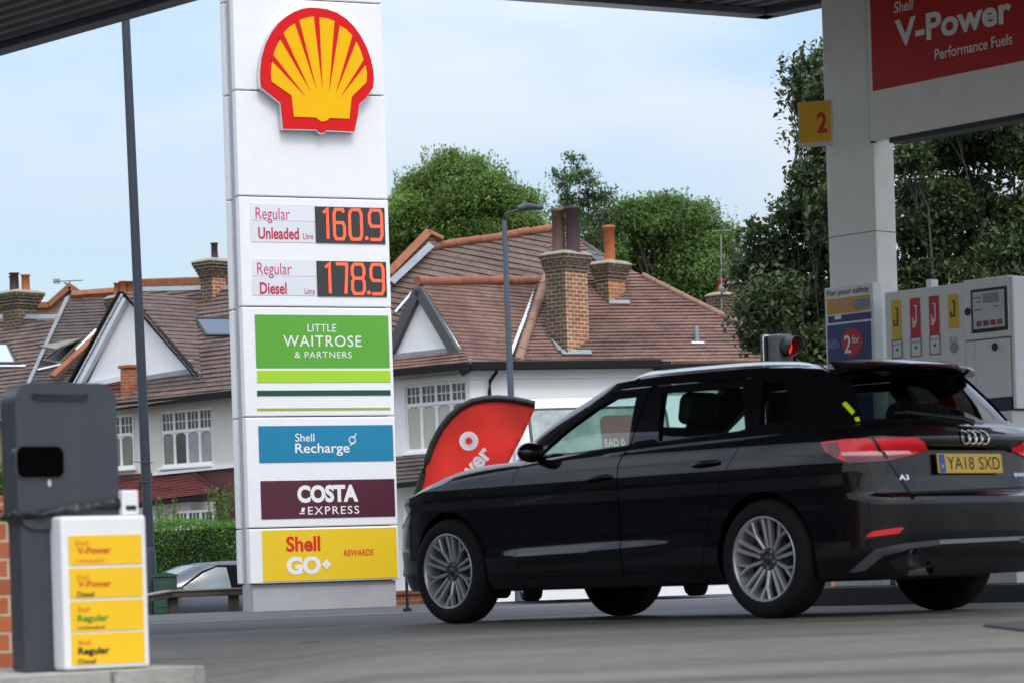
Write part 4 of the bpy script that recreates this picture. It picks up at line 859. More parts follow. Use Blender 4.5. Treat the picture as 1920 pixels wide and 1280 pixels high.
# ------------------------------------------------------------------ foreground left: kerb, bin, leaflet box, brick pier
def build_left_foreground():
    zi = .046; q = Vector((0, 0, zi)); up = Vector((0, 0, 1)); c = on_plane(408, 1247, q, up)
    f = Fr((c.x, c.y, 0), RX); conc = mat('kerb_concrete', (.36, .35, .32), .8, noise=.15, nscale=12, bump=.3, dirt=.4)
    x0 = 0
    for k in range(5):
        x1 = -.42 - .9 * k if k else -.42
        pts = [(x0 - .004, 0), (x0 - .004, .9), (x1 + .004, .9), (x1 + .004, 0)] if k else [(-.10, 0), (-.03, .025), (0, .10), (0, .80), (-.03, .87), (-.10, .9), (x1 + .004, .9), (x1 + .004, 0)]
        mb = MB(); mb.prism(pts, -.25, zi, lambda u, v, t: f.w(u, v, t)); tag(mb.build('kerb', conc, bevel=.02, recalc=True, seg=3), None, None, kind='structure'); x0 = x1
    b = on_plane(123, 1259, q, up); f = Fr((b.x, b.y, zi), (math.cos(R_(33)), math.sin(R_(33)))); h = lambda x, y: f.hit(x, y); hz = lambda x, y: h(x, y)[1]
    Wd = h(281, 1200)[0]; H = hz(123, 967)
    root = thing('leaflet_box', 'white box with four yellow fuel grade labels standing on the kerb', 'box', f.M)
    white = mat('box_white', (.74, .75, .76), .42, noise=.03, dirt=.12, dscale=2)
    mb = MB(); mb.box(0, Wd, 0, .2, .004, H); mb.build('cabinet', white, root, bevel=.012, seg=3)
    yel = mat('grade_yellow', (.83, .50, .004), .45, noise=.03); red = mat('grade_red', (.62, .10, .01), .5, noise=0); org = mat('grade_orange', (.70, .22, .01), .5, noise=0); ink = mat('ink_black', (.008, .008, .008), .5); grn = mat('grade_green', (.03, .22, .02), .5, noise=0)
    a, b2 = h(131, 1120)[0], h(268, 1120)[0]
    for (yt, yb, rows) in ((1005, 1060, (('Shell', 140, 165, 1012, 1021, org, 0), ('V-Power', 144, 207, 1024, 1037, red, .03), ('Unleaded', 143, 193, 1046, 1053, org, .01))),
                           (1066, 1122, (('Shell', 142, 166, 1076, 1085, org, 0), ('V-Power', 145, 208, 1087, 1099, red, .03), ('Diesel', 144, 176, 1108, 1118, ink, .01))),
                           (1127, 1184, (('Shell', 145, 167, 1137, 1146, red, 0), ('Regular', 144, 203, 1151, 1167, grn, .02), ('Unleaded', 145, 195, 1172, 1178, ink, .01))),
                           (1188, 1246, (('Shell', 146, 169, 1199, 1208, red, 0), ('Regular', 146, 205, 1212, 1229, ink, .03), ('Diesel', 146, 179, 1234, 1243, ink, .01)))):
        sx = 198; mb = MB(); mb.box(a, b2, -.003, -.001, hz(sx, yb - 3), hz(sx, yt - 3)); L = mb.build('grade_label', yel, root)
        for (s, xa, xb, ya, yb2, m, bo) in rows:
            xm = (xa + xb) / 2; off = 0; mb = MB(); text(mb, s, h(xa, yb2)[0], h(xb, yb2)[0], hz(xm, yb2 + off), hz(xm, ya + off), lambda u, v: Vector((u, -.0048, v)), bold=bo, shear=.1 if bo == .02 else 0); mb.build('lettering', m, L)
    g = MB(); u0 = h(241, 940)[0]; u1 = h(272, 940)[0]
    r2 = thing('towel_holder', 'small white paper towel holder standing on the leaflet box', 'dispenser', f.M); mb = MB(); mb.box(u0, u1, .05, .15, H + .002, hz(242, 917)); mb.build('holder', white, r2, bevel=.006); mb = MB(); mb.box(u0 + .012, u1 - .012, .046, .049, H + .02, H + .035); mb.build('slot', ink, r2)
    # bin
    p = on_plane(81, 1263, q, up) + Vector((-.545, .839, 0)) * .17; f2 = Fr((p.x, p.y, zi), (math.cos(R_(33)), math.sin(R_(33)))); k = lambda x, y: f2.hit(x, y); Wb = k(221, 850)[0]; Hb = k(120, 717)[1]; zm = k(60, 975)[1]
    root = thing('waste_bin', 'dark grey plastic waste bin with black slot and bag rim on the kerb', 'bin', f2.M)
    gp = mat('bin_grey', (.033, .040, .050), .42, noise=.06, dirt=.2, dscale=3, dcol=(.09, .09, .09)); dk = mat('bin_black', (.0015, .0015, .0015), .9, spec=.02)
    mb = MB(); mb.prism(rrect(.012, Wb - .012, .004, zm + .02, .012), .012, .118, lambda u, v, t: Vector((u, t, v)), sm=False); mb.build('bin_body', gp, root, bevel=.02, recalc=True, seg=3)
    mb = MB(); mb.prism(rrect(0, Wb, zm - .03, Hb, .065, 8), 0, .13, lambda u, v, t: Vector((u, t, v))); hood = mb.build('hood', gp, root, bevel=.035, recalc=True, seg=5)
    mb = MB(); s0, s1 = k(31, 860)[0], k(118, 860)[0]; z1, z0 = k(75, 836)[1], k(75, 894)[1]
    mb.prism(rrect(s0 - .006, s1 + .006, z0 - .006, z1 + .006, .030, 6), -.004, .03, lambda u, v, t: Vector((u, t, v))); mb.build('slot_frame', gp, hood, bevel=.01, recalc=True, seg=3)
    mb = MB(); mb.prism(rrect(s0, s1, z0, z1, .026, 6), -.0065, .03, lambda u, v, t: Vector((u, t, v))); mb.build('slot', dk, hood, recalc=True)
    mb = MB(); zt = k(60, 748)[1]; mb.prism(rrect(k(60, 740)[0], k(163, 740)[0], zt, Hb - .035, .02), -.010, .03, lambda u, v, t: Vector((u, t, v))); mb.build('handle', gp, hood, bevel=.01, recalc=True, seg=3)
    mb = MB(); ring = []
    rnd = random.Random(3)
    for (xa, ya, xb, yb) in ((0, 0, 1, 0), (1, 0, 1, 1), (1, 1, 0, 1), (0, 1, 0, 0)):
        for j in range(9): t = j / 9; ring.append((xa + (xb - xa) * t, ya + (yb - ya) * t))
    rows = []
    for (gx, dz) in ((.003, .012), (.011, .009), (.015, -.003), (.009, -.016), (.002, -.010)):
        rows.append([Vector((-gx + (Wb + 2 * gx) * u + rnd.uniform(-.007, .007), -gx + (.13 + 2 * gx) * v + rnd.uniform(-.008, .004), zm + .02 + .035 * u + dz + rnd.uniform(-.009, .009))) for u, v in ring]); rows[-1].append(rows[-1][0])
    mb.grid(rows); mb.build('bin_bag', mat('bag_black', (.005, .005, .006), .4, noise=.2, bump=.6, bscale=30), root, recalc=True)
    mb = MB(); c = k(92, 905); mb.prism(disc(c[0], c[1], .006, 8, .013), -.004, -.001, lambda u, v, t: Vector((u, t, v))); mb.build('scratch', mat('scuff', (.5, .5, .5), .6), hood, recalc=True)
    # brick pier at the left edge
    d = 10.8; e = P(25, 925, d); x1 = e.x; z1 = e.z; g = gz(x1, d) - .1; f3 = Fr((x1 - 1.4, d, 0), (1, .12))
    br = brick_mat('orange_brick', (.40, .12, .05), (.30, .085, .04), (.42, .33, .24), .225, .075, .012, soot=.0)
    root = thing('brick_pier', 'orange brick pier at the left edge behind the grey bin', 'wall', f3.M)
    mb = MB(); mb.box(0, 1.4, 0, .45, g, z1 - .065); mb.build('pier', br, root); mb = MB(); mb.box(-.01, 1.41, -.01, .46, z1 - .064, z1); mb.build('coping', br, root, bevel=.006)

# ------------------------------------------------------------------ poles, signal, flag, rail, cabinet
def build_street():
    navy = mat('pole_navy', (.030, .038, .055), .4, noise=.06, dirt=.1); pg = mat('pole_grey_blue', (.07, .09, .12), .45, noise=.05)
    b = P(286, 1150, 32); t = P(219, -330, 32); g = gz(b.x, b.y); b.z = g - .2; d = (t - b)
    root = thing('lamp_post', 'dark navy steel lamp post rising past the canopy edge left of the pylon', 'lamp post', Vector((b.x, b.y, g)))
    zf = lambda y: (P(260, y, 32).z - b.z) / d.z
    mb = MB(); mb.tube([b, b + d * zf(1034), b + d * zf(1026)], [.074, .074, .060], 20); mb.build('base_sleeve', navy, root, world=True)
    mb = MB(); mb.tube([b + d * zf(1030), b + d * .6, t], [.0605, .054, .045], 20); mb.build('shaft', navy, root, world=True)
    mb = MB(); mb.tube([t, t + Vector((.15, -.1, .12)), t + Vector((.7, -.4, .2))], .03, 12); hd = [t + Vector((.6, -.34, .2)), t + Vector((.75, -.43, .23)), t + Vector((1.25, -.72, .24))]; mb.tube(hd, [.05, .1, .05], 14); mb.build('lamp_head', navy, root, world=True)
    for y in (868, 905): c = b + d * zf(y); mb = MB(); mb.tube([c + Vector((-.13, -.075, .02)), c + Vector((.10, -.075, 0))], .006, 6); mb.build('cable_tie', navy, root, world=True)
    b = P(974, 1110, 45); t = P(945, 415, 45); g = gz(b.x, b.y); b.z = g - .2
    root = thing('lamp_post', 'slim grey street lamp with flat head in front of the white house corner', 'lamp post', Vector((b.x, b.y, g)))
    mb = MB(); mb.tube([b, t], [.075, .042], 16); mb.build('shaft', pg, root, world=True)
    t2 = P(947, 402, 45); mb = MB(); mb.tube([t, t2, P(955, 399, 45), P(974, 393, 45)], [.02, .018, .018, .02], 10); mb.build('lamp_arm', navy, root, world=True)
    A, B = P(970, 392, 45), P(1017, 390, 45.3); mb = MB(); mb.tube([A, A + (B - A) * .3 + Vector((0, 0, .03)), B], [.045, .075, .03], 14); mb.build('lamp_head', navy, root, world=True)
    # traffic signal
    p = P(1474, 650, 27); f = Fr((p.x, p.y, 0), (.78, .62)); zc = p.z; g = gz(p.x, p.y)
    root = thing('traffic_light', 'black traffic light showing red behind the car roof', 'traffic light', f.M); blk = mat('signal_black', (.018, .019, .022), .5, noise=.08); hous = mat('signal_grey', (.05, .052, .056), .45, noise=.08)
    mb = MB(); mb.box(-.11, .11, 0, .17, zc - .75, zc + .13); mb.build('housing', hous, root, bevel=.03, seg=3)
    mb = MB(); mb.prism(rrect(-.165, .165, zc - .83, zc + .14, .05), .172, .20, lambda u, v, t: Vector((u, t, v))); mb.build('backing_board', blk, root, recalc=True)
    mb = MB(); stroke(mb, rrect(-.152, .152, zc - .815, zc + .125, .04), .016, lambda u, v: Vector((u, .1705, v)), closed=True); mb.build('white_border', mat('border_white', (.6, .6, .62), .5), root)
    for k, (nm, m) in enumerate((('red_lamp', mat('signal_red', (.5, .01, .01), .3, emit=(1, .03, .02, .7))), ('amber_lamp', mat('amber_dark', (.10, .05, .005), .25)), ('green_lamp', mat('green_dark', (.005, .05, .03), .25)))):
        z = zc - .30 * k; ln = MB(); ln.lathe([(.0, -.045), (.05, -.038), (.072, -.015), (.085, .0)], lambda x, y, hh: Vector((x, hh, z + y)), 24); l = ln.build(nm, m, root, recalc=True)
        mb = MB(); mb.lathe([(.094, .0), (.100, -.17)], lambda x, y, hh: Vector((x, hh + (.09 * max(0, -y / .100) if hh < -.1 else 0), z + y)), 30); vz = mb.build('visor', blk, l, recalc=True); md = vz.modifiers.new('s', 'SOLIDIFY'); md.thickness = .006
    mb = MB(); mb.tube([Vector((0, .26, g - .1)), Vector((0, .26, zc + .1))], .057, 16); mb.build('signal_post', blk, root); mb = MB(); mb.box(-.04, .04, .20, .26, zc - .5, zc - .42); mb.build('bracket', blk, root)
    # feather flag
    p = P(768, 1125, 24); g = gz(p.x, p.y); f = Fr((p.x, 24, 0), (1, 0)); h = lambda x, y: f.hit(x, y); SPN = []; spz = lambda v: np.interp(v, [q[1] for q in SPN[::-1]], [q[0] for q in SPN[::-1]])
    def rip(u, v):
        e = min(1, max(0, u - spz(v)) / .35) * min(1, max(0, SPN[4][1] - v) / .4); return (.030 * math.sin(u * 8 + v * 2.5) + .010 * math.sin(u * 19 - v * 8)) * e
    root = thing('feather_flag', 'red feather flag with black sleeve and white ring between pylon and car', 'flag', f.M)
    spine = [(1003, 757), (985, 752.5), (960, 748), (935, 746), (910, 747), (885, 752), (862, 764), (843, 781), (826, 803), (812, 830), (801, 860), (792, 890), (783, 922), (775, 955), (769, 990), (764, 1030), (762, 1080)]
    sp = [h(*t) for t in spine]; SPN.extend(sp[3:]); right = [(1003, 764), (992, 790), (978, 820), (962, 850), (945, 885), (925, 925), (905, 965), (880, 1005), (850, 1045), (815, 1075), (790, 1090)]
    outl = sp + [h(*t) for t in right[::-1]]
    b = bmesh.new(); b.faces.new([b.verts.new((u, 0, v)) for u, v in outl])
    for ax, lo, hi, st in ((0, -.05, 1.3, .06), (2, -.1, 1.9, .08)):
        c = lo
        while c < hi:
            co = [0, 0, 0]; co[ax] = c; no = [0, 0, 0]; no[ax] = 1; bmesh.ops.bisect_plane(b, geom=b.verts[:] + b.edges[:] + b.faces[:], plane_co=co, plane_no=no); c += st
    bmesh.ops.triangulate(b, faces=b.faces)
    for v in b.verts: v.co.y = rip(v.co.x, v.co.z)
    for ff in b.faces: ff.smooth = True
    me = bpy.data.meshes.new('flag_cloth'); b.to_mesh(me); b.free()
    fm = leaf_mat('flag_red', (.86, .075, .055), (.86, .075, .055), .5); 
    me.materials.append(fm); cl = link('cloth', me, root); md = cl.modifiers.new('s', 'SOLIDIFY'); md.thickness = .003
    blk2 = mat('sleeve_black', (.010, .010, .012), .6)
    mb = MB(); mb.tube([Vector((u, rip(u, v) * 0 - .0, v)) for u, v in sp], .030, 10); mb.build('sleeve', blk2, root)
    mb = MB(); mb.tube([Vector((h(762, 1080)[0], 0, h(762, 1080)[1])), Vector((h(762, 1080)[0], 0, g))], .014, 10); mb.build('flag_pole', blk2, root); uu = h(762, 1080)[0]; mb = MB(); mb.tube([Vector((uu, 0, g - .05)), Vector((uu, 0, g + .03))], .04, 12); mb.build('flag_base', blk2, root)
    wl = mat('flag_white', (.80, .74, .80), .6, noise=.03); c = h(879, 826); R = h(897, 826)[0] - c[0]
    cf = lambda d: (lambda u, v: Vector((u, rip(u, v) - d, v)))
    mb = MB(); st = 20
    for ring in range(3):
        r0, r1 = R * (.36 + .2133 * ring), R * (.36 + .2133 * (ring + 1))
        mb.mesh([cf(.006)(c[0] + r * math.cos(2 * math.pi * k / 32), c[1] + r * math.sin(2 * math.pi * k / 32)) for r in (r0, r1) for k in range(32)], [(k, (k + 1) % 32, (k + 1) % 32 + 32, k + 32) for k in range(32)])
    mb.build('ring', wl, cl)
    mb = MB()
    for k in range(12): t = 2 * math.pi * k / 12; stroke(mb, [(c[0] + R * .30 * math.cos(t), c[1] + R * .30 * math.sin(t)), (c[0] + R * .55 * math.cos(t + .3), c[1] + R * .55 * math.sin(t + .3))], R * .05, cf(.0085))
    mb.build('ring_rays', mat('ray_pink', (.68, .25, .3), .6), cl)
    o = Vector(h(812, 960)); e = Vector(h(915, 843)); d = (e - o); L = d.length; d.normalize(); n = Vector((-d.y, d.x)); mb = MB()
    text(mb, 'V-Power', 0, L, -.065, .095, lambda u, v: cf(.0075)(*(o + d * u + n * v)), bold=.035); mb.build('lettering', wl, cl)
    # knee rail
    wood = mat('weathered_wood', (.075, .060, .048), .8, noise=.3, nscale=9, bump=.5, bscale=40, dirt=.3); cap = mat('weathered_cap', (.20, .18, .155), .8, noise=.25, nscale=14, bump=.4)
    a, b, c = P(262, 1119, 29.6), P(316, 1109, 30.4), P(452, 1104, 30.6); root = thing('knee_rail', 'low weathered timber knee rail in front of the parked grey car', 'fence', Vector((b.x, b.y, gz(b.x, b.y))))
    for s, e in ((a, b), (b, c)):
        fr = Fr((s.x, s.y, 0), (e.x - s.x, e.y - s.y)); L = math.hypot(e.x - s.x, e.y - s.y); z0, z1 = s.z, e.z
        mb = MB(); mb.box(-.02, L + .02, -.055, .055, -.065, -.002, 0, lambda p: fr.w(p.x, p.y, p.z + z0 + (z1 - z0) * p.x / L)); mb.build('rail', wood, root, world=True, bevel=.008)
        mb = MB(); mb.box(-.03, L + .03, -.07, .065, 0, .022, 0, lambda p: fr.w(p.x, p.y, p.z + z0 + (z1 - z0) * p.x / L)); mb.build('rail_cap', cap, root, world=True, bevel=.006)
    for px_, dd in ((322, 30.42), (437, 30.58)):
        q = P(px_, 1112, dd); mb = MB(); mb.box(q.x - .06, q.x + .06, q.y + .01, q.y + .11, gz(q.x, q.y) - .1, q.z - .01); mb.build('post', wood, root, world=True, bevel=.01)
    # green street cabinet
    p = P(290, 1150, 31.6); f = Fr((p.x, p.y, gz(p.x, p.y)), (1, .15)); w = .27; H = P(316, 1080, 31.6).z - f.o.z
    root = thing('street_cabinet', 'dark green utility cabinet beside the navy lamp post foot', 'cabinet', f.M); gr = mat('cabinet_green', (.025, .075, .055), .5, noise=.1, dirt=.2)
    mb = MB(); mb.box(0, w, 0, .25, 0, H); mb.build('cabinet', gr, root, bevel=.01); mb = MB(); mb.prism([(-.015, H), (w + .015, H), (w + .015, H + .02), (w / 2, H + .055), (-.015, H + .02)], -.015, .265, lambda u, v, t: Vector((u, t, v))); mb.build('lid', gr, root, recalc=True, bevel=.005); mb = MB(); mb.box(.04, w - .04, -.006, -.001, .08, H - .06); mb.build('door', gr, root, bevel=.003)
# ------------------------------------------------------------------ house kit
KC = P(880, 684, 56); WD = Vector((-.743, .669, 0)); NI = Vector((.669, .743, 0)).normalized()      # street line: along the fronts, into the plots
FF = Fr((KC.x, KC.y, 0), (.743, -.669)); FF.y = NI.copy()
UPV = Vector((0, 0, 1))
def fh(px, py, y=0.): p = on_plane(px, py, FF.o + FF.y * y, FF.y); d = p - FF.o; return d.dot(FF.x), d.z
def fp(px, py, y=0.): return on_plane(px, py, FF.o + FF.y * y, FF.y)
def plane3(a, b, c): n = (b - a).cross(c - a).normalized(); return a, n
def facet(root, name, pts, m, course=None, gauge=.11, lift=.022, world=True):
    """roof slope of overlapping tile courses: pts lie on one plane"""
    n = Vector((0, 0, 0)); c = sum(pts, Vector()) / len(pts)
    for i in range(len(pts)): n += (pts[i] - c).cross(pts[(i + 1) % len(pts)] - c)
    n.normalize()
    if n.dot(EYE - c) < 0: n = -n
    if course is None: course = n.cross(UPV)
    course = (course - n * course.dot(n)).normalized(); up = n.cross(course).normalized()
    if up.z < 0: up = -up; course = -course
    b = bmesh.new(); b.faces.new([b.verts.new((p - c).dot(course) * Vector((1, 0, 0)) + (p - c).dot(up) * Vector((0, 1, 0))) for p in pts])
    ys = [v.co.y for v in b.verts]; lo, hi = min(ys), max(ys); k = 1
    while lo + k * gauge < hi:
        bmesh.ops.bisect_plane(b, geom=b.verts[:] + b.edges[:] + b.faces[:], plane_co=(0, lo + k * gauge, 0), plane_no=(0, 1, 0)); k += 1
    xs = [v.co.x for v in b.verts]; xlo, xhi = min(xs), max(xs); q = int((xhi - xlo) / .55)
    for i in range(1, q + 1):
        bmesh.ops.bisect_plane(b, geom=b.verts[:] + b.edges[:] + b.faces[:], plane_co=(xlo + (xhi - xlo) * i / (q + 1), 0, 0), plane_no=(1, 0, 0))
    rnd = random.Random(hash(name) % 1000 + int(abs(c.x) * 100)); sag = {}
    mb = MB(); to3 = lambda x, y, h: c + course * x + up * y + n * h
    def wob(x, r): return .012 * math.sin(x * 2.1 + r * 1.7) + .008 * math.sin(x * 5.3 - r * .9)
    for f in b.faces:
        cy = sum(v.co.y for v in f.verts) / len(f.verts); r = math.floor((cy - lo) / gauge); y0 = lo + r * gauge
        P2 = [(v.co.x, v.co.y) for v in f.verts]
        hgt = lambda x, y: lift * max(0, 1 - (y - y0) / gauge) + wob(x, r) * .35
        mb.face([to3(x, y, hgt(x, y)) for x, y in P2], 0, [(x, y - lo + .002) for x, y in P2])
        for i in range(len(P2)):
            a, d = P2[i], P2[(i + 1) % len(P2)]
            if abs(a[1] - y0) < 1e-4 and abs(d[1] - y0) < 1e-4: mb.face([to3(d[0], d[1], hgt(*d)), to3(a[0], a[1], hgt(*a)), to3(a[0], a[1], -.01), to3(d[0], d[1], -.01)], 0, [(d[0], r * gauge + .003), (a[0], r * gauge + .003), (a[0], r * gauge), (d[0], r * gauge)])
    b.free()
    o = mb.build(name, m, root, world=world, recalc=False)
    return o
def beam(root, name, a, b, w, h, m, out, bevel=.0, par=None):
    """board along a-b, w across, thickness h towards out"""
    d = (b - a).normalized(); s = d.cross(out).normalized(); mb = MB(); vs = []
    for p in (a, b):
        for i, j in ((-.5, 0), (.5, 0), (.5, 1), (-.5, 1)): vs.append(p + s * w * i + out * h * j)
    mb.mesh(vs, [(0, 1, 2, 3), (7, 6, 5, 4), (0, 4, 5, 1), (1, 5, 6, 2), (2, 6, 7, 3), (3, 7, 4, 0)]); return mb.build(name, m, root if par is None else par, world=True, bevel=bevel, recalc=True)
def ridge(root, name, a, b, r, m, n=14):
    mb = MB(); d = b - a; L = d.length; k = max(1, int(L / .33)); rr = random.Random(int(L * 1000))
    for i in range(k):
        p, q = a + d * (i / k), a + d * ((i + .97) / k); z = Vector((0, 0, rr.uniform(-.012, .012))); mb.tube([p + z, q + z], [r, r * 1.05], 10, sm=True)
    return mb.build(name, m, root, world=True)
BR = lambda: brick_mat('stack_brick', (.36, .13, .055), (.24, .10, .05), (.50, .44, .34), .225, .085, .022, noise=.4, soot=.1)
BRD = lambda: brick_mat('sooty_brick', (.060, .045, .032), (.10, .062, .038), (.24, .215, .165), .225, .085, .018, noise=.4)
def chimney(root, corner, wl, wr, z0, zt, pots, flare=.10, cap=.12, both=None):
    """stack with its near corner at corner: wl along the street to the left, wr into the plot to the right"""
    c = Vector((corner.x, corner.y, 0)); ctr = c + WD * wl / 2 + NI * wr / 2
    g = lambda p: ctr + FF.x * p.x + NI * p.y + UPV * p.z
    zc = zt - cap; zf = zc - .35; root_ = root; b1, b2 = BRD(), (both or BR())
    mb = MB()
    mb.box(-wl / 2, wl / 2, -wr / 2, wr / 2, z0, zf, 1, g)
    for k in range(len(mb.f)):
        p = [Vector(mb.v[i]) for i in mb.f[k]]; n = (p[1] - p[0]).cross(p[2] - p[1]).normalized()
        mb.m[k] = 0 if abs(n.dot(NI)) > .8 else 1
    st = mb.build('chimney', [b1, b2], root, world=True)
    for k in range(5):
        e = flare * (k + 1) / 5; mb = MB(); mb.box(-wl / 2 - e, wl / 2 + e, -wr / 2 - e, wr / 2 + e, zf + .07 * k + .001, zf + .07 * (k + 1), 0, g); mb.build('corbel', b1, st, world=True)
    mb = MB(); e = flare; vs = []
    for s, z in ((1.04, zc + .006), (1.04, zc + .03), (.78, zc + cap * .75), (.4, zc + cap)): vs.append([g(Vector((sx * (wl / 2 + e) * s, sy * (wr / 2 + e) * s, z))) for sx, sy in ((-1, -1), (0, -1.0), (1, -1), (1, 0), (1, 1), (0, 1), (-1, 1), (-1, 0), (-1, -1))])
    mb.grid(vs, sm=False); mb.face([p for p in vs[-1][:-1]]); mb.build('flaunching', mat('lichen_cement', (.30, .27, .21), .9, noise=.35, nscale=9, bump=.5, dirt=.5, dcol=(.12, .12, .08)), st, world=True, recalc=True)
    for (dx, dy, r, h, col) in pots:
        mb = MB(); q = lambda x, y, z: g(Vector((dx + x, dy + y, zc + cap * .5 + z)))
        mb.lathe([(r * 1.0, 0), (r * .92, h * .1), (r * .86, h * .92), (r * 1.06, h * .93), (r * 1.06, h), (r * .75, h), (r * .7, h * .8), (0, h * .8)], q, 18); mb.build('chimney_pot', mat('pot_' + col, {'orange': (.42, .13, .045), 'red': (.30, .075, .03), 'mauve': (.13, .07, .055), 'dark': (.06, .035, .04)}[col], .8, noise=.25, nscale=7, dirt=.4), st, world=True, recalc=True)
    return st
def lead(root, name, a, b, w, m, out): return beam(root, name, a, b, w, .02, m, out)
def cut_wall(root, name, u0, u1, z0, z1, y0, y1, holes, m):
    mb = MB(); mb.box(u0, u1, y0, y1, z0, z1); me = pmesh(mb)
    for (a, b, c, d) in holes:
        q = MB(); q.box(a, b, y0 - .3, y0 + .10, c, d); me = boolean(me, pmesh(q), 'DIFFERENCE')
    me.transform(FF.M if True else FF.M); me.materials.clear(); me.materials.append(m); me.name = name
    return link(name, me, root, world=True)
def sash(root, u0, u1, z0, z1, lights, tr, yb, panes, arch=False, cols=3, rows=2, jit=0):
    """casement window in an opening: lights across, small panes above the transom"""
    white = mat('window_white', (.78, .78, .78), .45, noise=.03); g = lambda p: FF.w(p.x, p.y, p.z); fr = MB(); t = .05; zt = z0 + (z1 - z0) * (1 - tr)
    fr.box(u0, u1, yb, yb + .06, z0, z0 + .07, 0, g); fr.box(u0, u1, yb, yb + .06, z1 - .05, z1, 0, g); fr.box(u0 + t, u1 - t, yb - .015, yb + .055, zt - .035, zt + .035, 0, g)
    w = (u1 - u0) / lights
    for k in range(lights + 1):
        c = u0 + w * k; fr.box(max(u0, c - t / 2 - .012), min(u1, c + t / 2 + .012), yb + .003, yb + .057, z0 + .071, z1 - .051, 0, g)
    for k in range(lights):
        a, b = u0 + w * k + .04, u0 + w * (k + 1) - .04
        for q in range(1, cols): c = a + (b - a) * q / cols; fr.box(c - .010, c + .010, yb + .012, yb + .045, zt + .036, z1 - .052, 0, g)
        for q in range(1, rows): c = zt + .03 + (z1 - zt - .08) * q / rows; fr.box(a + .001, b - .001, yb + .014, yb + .043, c - .010, c + .010, 0, g)
        if arch:
            n = 8; top = zt - .036; pts = [(a, top)] + [(a + (b - a) * i / n, top - .006 - .055 * (abs(2 * i / n - 1)) ** 2.2) for i in range(n + 1)] + [(b, top)]
            fr.prism(pts, yb + .01, yb + .05, lambda u, v, s: FF.w(u, s, v))
    o = fr.build('window', white, root, world=True, recalc=True)
    fr = MB(); fr.box(u0 - .06, u1 + .06, yb - .12, yb + .02, z0 - .06, z0 - .002, 0, g); fr.build('sill', white, o, world=True, bevel=.01)
    gl = mat('pane_dark', (.022, .026, .028), .06, noise=.5, nscale=2.5, coat=.6); bl = mat('pane_blind', (.40, .41, .34), .25, noise=.06, coat=.8); cu = mat('pane_curtain', (.26, .28, .30), .25, noise=.3, nscale=3, coat=.8); gr = mat('pane_green_grey', (.13, .145, .125), .12, noise=.3, nscale=3, coat=.8)
    for k in range(lights):
        a, b = u0 + w * k + .03, u0 + w * (k + 1) - .03; pm = {'d': gl, 'b': bl, 'c': cu, 'g': gr}[panes[k]]
        q = MB(); q.box(a, b, yb + .03, yb + .034, z0 + .06, zt - .03, 0, g); q.build('pane', pm, o, world=True)
        q = MB(); q.box(a, b, yb + .03, yb + .034, zt + .03, z1 - .045, 0, g); q.build('pane', gl, o, world=True)
    return o
def skylight(root, quad, m_frame, m_glass, n, lift=.06):
    c = sum(quad, Vector()) / 4; mb = MB(); A = [p + n * .01 for p in quad]; B = [p + n * (lift + .02) for p in quad]; I = [c + (p - c) * .86 + n * (lift + .02) for p in quad]
    mb.mesh(A + B + I, [(i, (i + 1) % 4, (i + 1) % 4 + 4, i + 4) for i in range(4)] + [(i + 4, (i + 1) % 4 + 4, (i + 1) % 4 + 8, i + 8) for i in range(4)])
    o = mb.build('skylight', m_frame, root, world=True, recalc=True); mb = MB(); mb.face([c + (p - c) * .87 + n * lift for p in quad]); mb.build('pane', m_glass, o, world=True); return o

def house_mats():
    T = dict(
        roof=brick_mat('tile_brown', (.15, .104, .088), (.105, .078, .07), (.235, .19, .165), .17, .105, .008, .5, .48, bump=.2, rough=.85, mscale=.7),  # pale joint colour paints in the lit lower edges of the tile courses
        pink=brick_mat('tile_rosy', (.205, .118, .094), (.14, .086, .072), (.28, .21, .17), .17, .105, .008, .5, .45, bump=.2, rough=.85, mscale=.7),  # lit course edges are painted as pale joints here too
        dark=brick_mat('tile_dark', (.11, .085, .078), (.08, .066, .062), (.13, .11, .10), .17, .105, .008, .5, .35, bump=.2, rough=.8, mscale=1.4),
        red=brick_mat('tile_red', (.165, .036, .033), (.12, .032, .03), (.05, .012, .01), .17, .105, .008, .5, .3, bump=.2, rough=.7, mscale=1.4),
        orange=mat('ridge_orange', (.27, .098, .048), .8, noise=.35, nscale=5, dirt=.55, dcol=(.15, .07, .04)), tan=mat('hip_tan', (.26, .155, .115), .8, noise=.2, nscale=5, dirt=.3, dcol=(.12, .08, .06)),
        white=mat('render_white', (.76, .77, .78), .7, noise=.03, dirt=.10, dscale=.7, dcol=(.5, .5, .48), bump=.15, bscale=90), cream=mat('render_cream', (.60, .58, .55), .75, noise=.04, dirt=.22, dscale=.8, dcol=(.40, .38, .34), bump=.15, bscale=90),
        maroon=mat('wall_maroon', (.115, .035, .045), .7, noise=.12, dirt=.2), grey=mat('barge_grey', (.062, .066, .070), .55, noise=.1), black=mat('gutter_black', (.008, .008, .009), .6, noise=.1, spec=.2), lead=mat('lead_grey', (.26, .28, .30), .5, metal=.2, noise=.2, nscale=5), trimw=mat('barge_white', (.66, .70, .75), .45, noise=.08, dirt=.2),
        pebble=mat('pebbledash', (.33, .26, .15), .9, noise=.25, nscale=30, bump=.6, bscale=60), sky=mat('pane_sky', (.42, .50, .55), .08, noise=.05, coat=1.), fdark=mat('frame_dark', (.03, .035, .038), .5), weather=mat('frame_weathered', (.20, .19, .16), .8, noise=.3, nscale=8))
    return T

